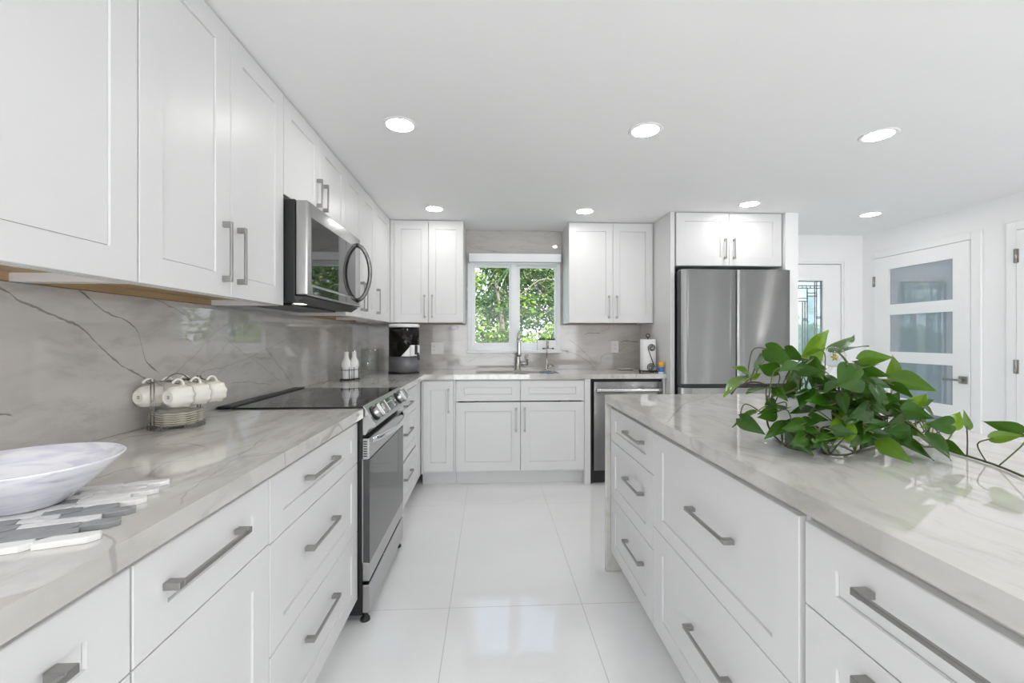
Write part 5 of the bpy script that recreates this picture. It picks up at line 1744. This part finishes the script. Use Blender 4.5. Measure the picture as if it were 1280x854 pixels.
def crown_mesh(name, blobs, n, size, m, parent, seed, flat=0.0):
    r = random.Random(seed)
    V_, F_ = [], []
    tot = sum(b[3] * b[4] * b[5] for b in blobs)
    for (cx, cy, cz, ax, ay, az) in blobs:
        for _ in range(max(20, int(n * ax * ay * az / tot))):
            u = r.uniform(-1, 1); th = r.uniform(0, 6.283); rad_ = r.uniform(0.25, 1) ** 0.5
            s_ = math.sqrt(1 - u * u)
            c = Vector((cx + ax * rad_ * s_ * cos(th), cy + ay * rad_ * s_ * sin(th), cz + az * rad_ * u))
            d = Vector((r.gauss(0, 1), r.gauss(0, 1), r.gauss(0, 0.7) - 0.3)).normalized()
            nrm = Vector((r.gauss(0, 1), r.gauss(0, 1) - 0.2, r.gauss(0.6, 0.8)))
            sd2 = d.cross(nrm)
            if sd2.length < 1e-3:
                continue
            sd2.normalize()
            l = size * r.uniform(0.6, 1.25); w = l * 0.26
            up_ = sd2.cross(d) * (0.12 * l)
            i = len(V_)
            V_ += [c, c + d * l * 0.45 + sd2 * w + up_, c + d * l, c + d * l * 0.45 - sd2 * w + up_]
            F_.append((i, i + 1, i + 2, i + 3))
    me = bpy.data.meshes.new(name)
    me.from_pydata([v - ORIGIN[parent] for v in V_], [], F_)
    me.materials.append(m)
    o = bpy.data.objects.new(name, me)
    COL.objects.link(o)
    o.parent = parent
    ORIGIN[o] = ORIGIN[parent]
    return o


def tree(name, label, cat, x, y, h, blobs, n, size, m, seed, trunk=0.10, lean=0.2, limbs=7, group=None):
    o = thing(name, label, cat, (x, y, -0.2), group)
    r = random.Random(seed)
    bl_ = [(x + a, y + b, c, d, e, f) for a, b, c, d, e, f in blobs]
    crown_mesh('foliage', bl_, n, size, m, o, seed)
    bm = bmesh.new()
    top = Vector((x + lean, y, h * 0.75))
    base = Vector((x, y, -0.19))
    tr = [base + (top - base) * t + Vector((0.07 * sin(5 * t), 0.06 * cos(4 * t) - 0.06, 0)) for t in [k / 8 for k in range(9)]]
    tube(bm, tr, [trunk * (1.15 - 0.8 * k / 8) for k in range(9)], 10)
    for k in range(limbs):
        b = r.choice(bl_)
        s = tr[r.randint(3, 7)]
        e = Vector((b[0] + r.uniform(-.6, .6) * b[3], b[1] + r.uniform(-.5, .5) * b[4], b[2] + r.uniform(-.2, .7) * b[5]))
        md = (s + e) / 2 + Vector((r.uniform(-.15, .15), 0, r.uniform(0.0, 0.25)))
        tube(bm, smooth_path([s, md, e], 4), [trunk * 0.42 * (1 - 0.8 * q / 8) for q in range(9)], 7)
    mk('trunk', bm, M_bark, o, smooth=True)
    return o


tree('tree', 'leafy tree with forking grey limbs seen in the right half of the window', 'tree', 1.25, 9.4, 3.8,
     [(-0.2, 0, 1.9, 0.9, 0.6, 0.35), (0.5, 0.3, 2.5, 1.0, 0.8, 0.5), (-0.7, 0.2, 2.9, 0.8, 0.7, 0.5), (0.9, -0.2, 1.6, 0.6, 0.5, 0.3), (0.1, 0.4, 3.6, 1.2, 0.9, 0.5)], 6500, 0.125, M_gleaf, 11, 0.07, 0.35, 12)
tree('tree', 'pale lime green tree at the left edge of the window', 'tree', -0.85, 8.6, 4.2,
     [(0.2, 0, 2.4, 0.55, 0.5, 0.45), (0.0, 0.3, 3.3, 0.9, 0.6, 0.6), (0.35, 0.1, 1.75, 0.4, 0.4, 0.25), (-0.6, 0, 2.2, 0.7, 0.6, 0.6)], 2600, 0.11, M_lime, 12, 0.07, 0.1, 7)
tree('tree', 'dark green tree with open branches in the left half of the window', 'tree', 0.45, 12.6, 5.0,
     [(-0.4, 0, 2.2, 0.8, 0.7, 0.4), (0.3, 0.2, 3.0, 0.9, 0.7, 0.5), (-0.5, 0.3, 3.9, 1.0, 0.8, 0.6), (0.9, 0, 1.8, 0.6, 0.6, 0.35)], 3000, 0.12, M_dark, 13, 0.08, -0.3, 10)
tree('shrub', 'olive green shrub low behind the left window pane', 'shrub', 0.02, 7.4, 1.4,
     [(0, 0, 0.85, 0.62, 0.45, 0.55), (0.25, 0.2, 1.15, 0.4, 0.4, 0.3)], 2200, 0.085, M_gleaf, 14, 0.03, 0.05, 5)
tree('shrub', 'bright yellow-green shrub low behind the right window pane', 'shrub', 0.85, 6.3, 1.4,
     [(0, 0, 0.85, 0.5, 0.4, 0.55), (0.15, 0.1, 1.2, 0.3, 0.3, 0.28)], 2000, 0.085, M_lime, 15, 0.03, 0.05, 5)
tree('shrub', 'dark shrub behind the planter box at the right edge of the window', 'shrub', 1.45, 7.6, 1.4,
     [(0, 0, 0.9, 0.5, 0.4, 0.65), (0.4, 0.1, 1.2, 0.4, 0.3, 0.4)], 1800, 0.09, M_dark, 16, 0.03, 0.05, 5)
tree('tree', 'round green tree beyond the window, seen only as a reflection in the stone', 'tree', 4.5, 9.0, 3.6,
     [(0, 0, 1.7, 1.0, 0.7, 0.6), (0.5, 0.2, 2.6, 1.0, 0.7, 0.6), (-0.6, 0.2, 2.5, 0.8, 0.7, 0.6)], 2600, 0.12, M_lime, 17, 0.08, 0.1, 6)
tree('shrub', 'bushy green shrub beyond the leaded glass of the entry door', 'shrub', 7.2, 9.0, 1.6,
     [(0, 0, 0.8, 1.0, 0.7, 0.7), (-0.4, 0.2, 1.2, 0.6, 0.6, 0.4)], 2000, 0.13, M_gleaf, 18, 0.09, 0.1, 6)
tree('shrub', 'yellow-green shrub standing farther behind the leaded glass of the entry door', 'shrub', 8.9, 12.6, 1.8,
     [(0, 0, 0.9, 1.1, 0.7, 0.8), (0.3, 0.2, 1.4, 0.7, 0.7, 0.5)], 2200, 0.13, M_lime, 19, 0.09, 0.1, 6)
# palm whose fronds hang into the top of the view
pm = thing('palm_tree', 'palm whose hanging fronds fill the top of the window view', 'palm', (2.05, 7.0, -0.2))
bm = bmesh.new()
tube(bm, [(2.05, 7.0, -0.19), (1.95, 7.0, 0.8), (1.72, 6.95, 1.8), (1.36, 6.85, 2.70)], [0.085, 0.07, 0.062, 0.06], 10)
mk('trunk', bm, M_bark, pm, smooth=True)
rpm = random.Random(8)
bm = bmesh.new()
for k in range(15):
    a = 2 * pi * k / 15 + rpm.uniform(-0.2, 0.2)
    e = rpm.uniform(0.35, 0.95)
    o = Vector((1.36, 6.85, 2.72))
    d = Vector((cos(a), sin(a), 0))
    ln = rpm.uniform(1.4, 1.9)
    sp = [o + d * (ln * t * (1 - 0.25 * t)) + Vector((0, 0, e * 0.75 * t - 1.25 * t * t)) for t in [q / 26 for q in range(27)]]
    tube(bm, sp, [0.012 * (1 - 0.8 * q / 26) for q in range(27)], 5)
    s = Vector((-d.y, d.x, 0))
    for q in range(3, 27):
        t = q / 26
        ll = 0.36 * sin(pi * min(1, 0.12 + 0.9 * t)) + 0.06
        for sg in (-1, 1):
            b = sp[q]
            tip = b + s * sg * ll * 0.75 + d * ll * 0.35 + Vector((0, 0, -ll * 0.55))
            m_ = (b + tip) / 2 + Vector((0, 0, 0.05))
            w_ = d * 0.012
            vs2 = [bm.verts.new(v) for v in (b - w_, m_ - w_, tip, m_ + w_, b + w_)]
            bm.faces.new(vs2)
mk('fronds', bm, M_dark, pm)
# trees farther off
far = None
LB = 'green tree in the row at the back of the garden'
for k, (x, y, s) in enumerate(((0.3, 19, 1.1), (4.4, 17.5, 1.0), (8.3, 19, 1.1))):
    if far is None:
        far = tree('tree', LB, 'tree', x, y, 4.2, [(0, 0, 1.2, 1.5, 0.9, 1.2), (0.5, 0.3, 2.6, 1.2, 0.8, 0.8), (-0.6, 0.1, 3.0, 1.1, 0.8, 0.8)], 2600, 0.22, M_gleaf, 31, 0.12, 0.1, 6, 'trees at the back of the garden')
        t_ = far
    else:
        t_ = copy_tree(far)
    t_.location = (x, y, -0.2)
    t_.rotation_euler = (0, 0, k * 1.3)
    t_.scale = (s, s, s)
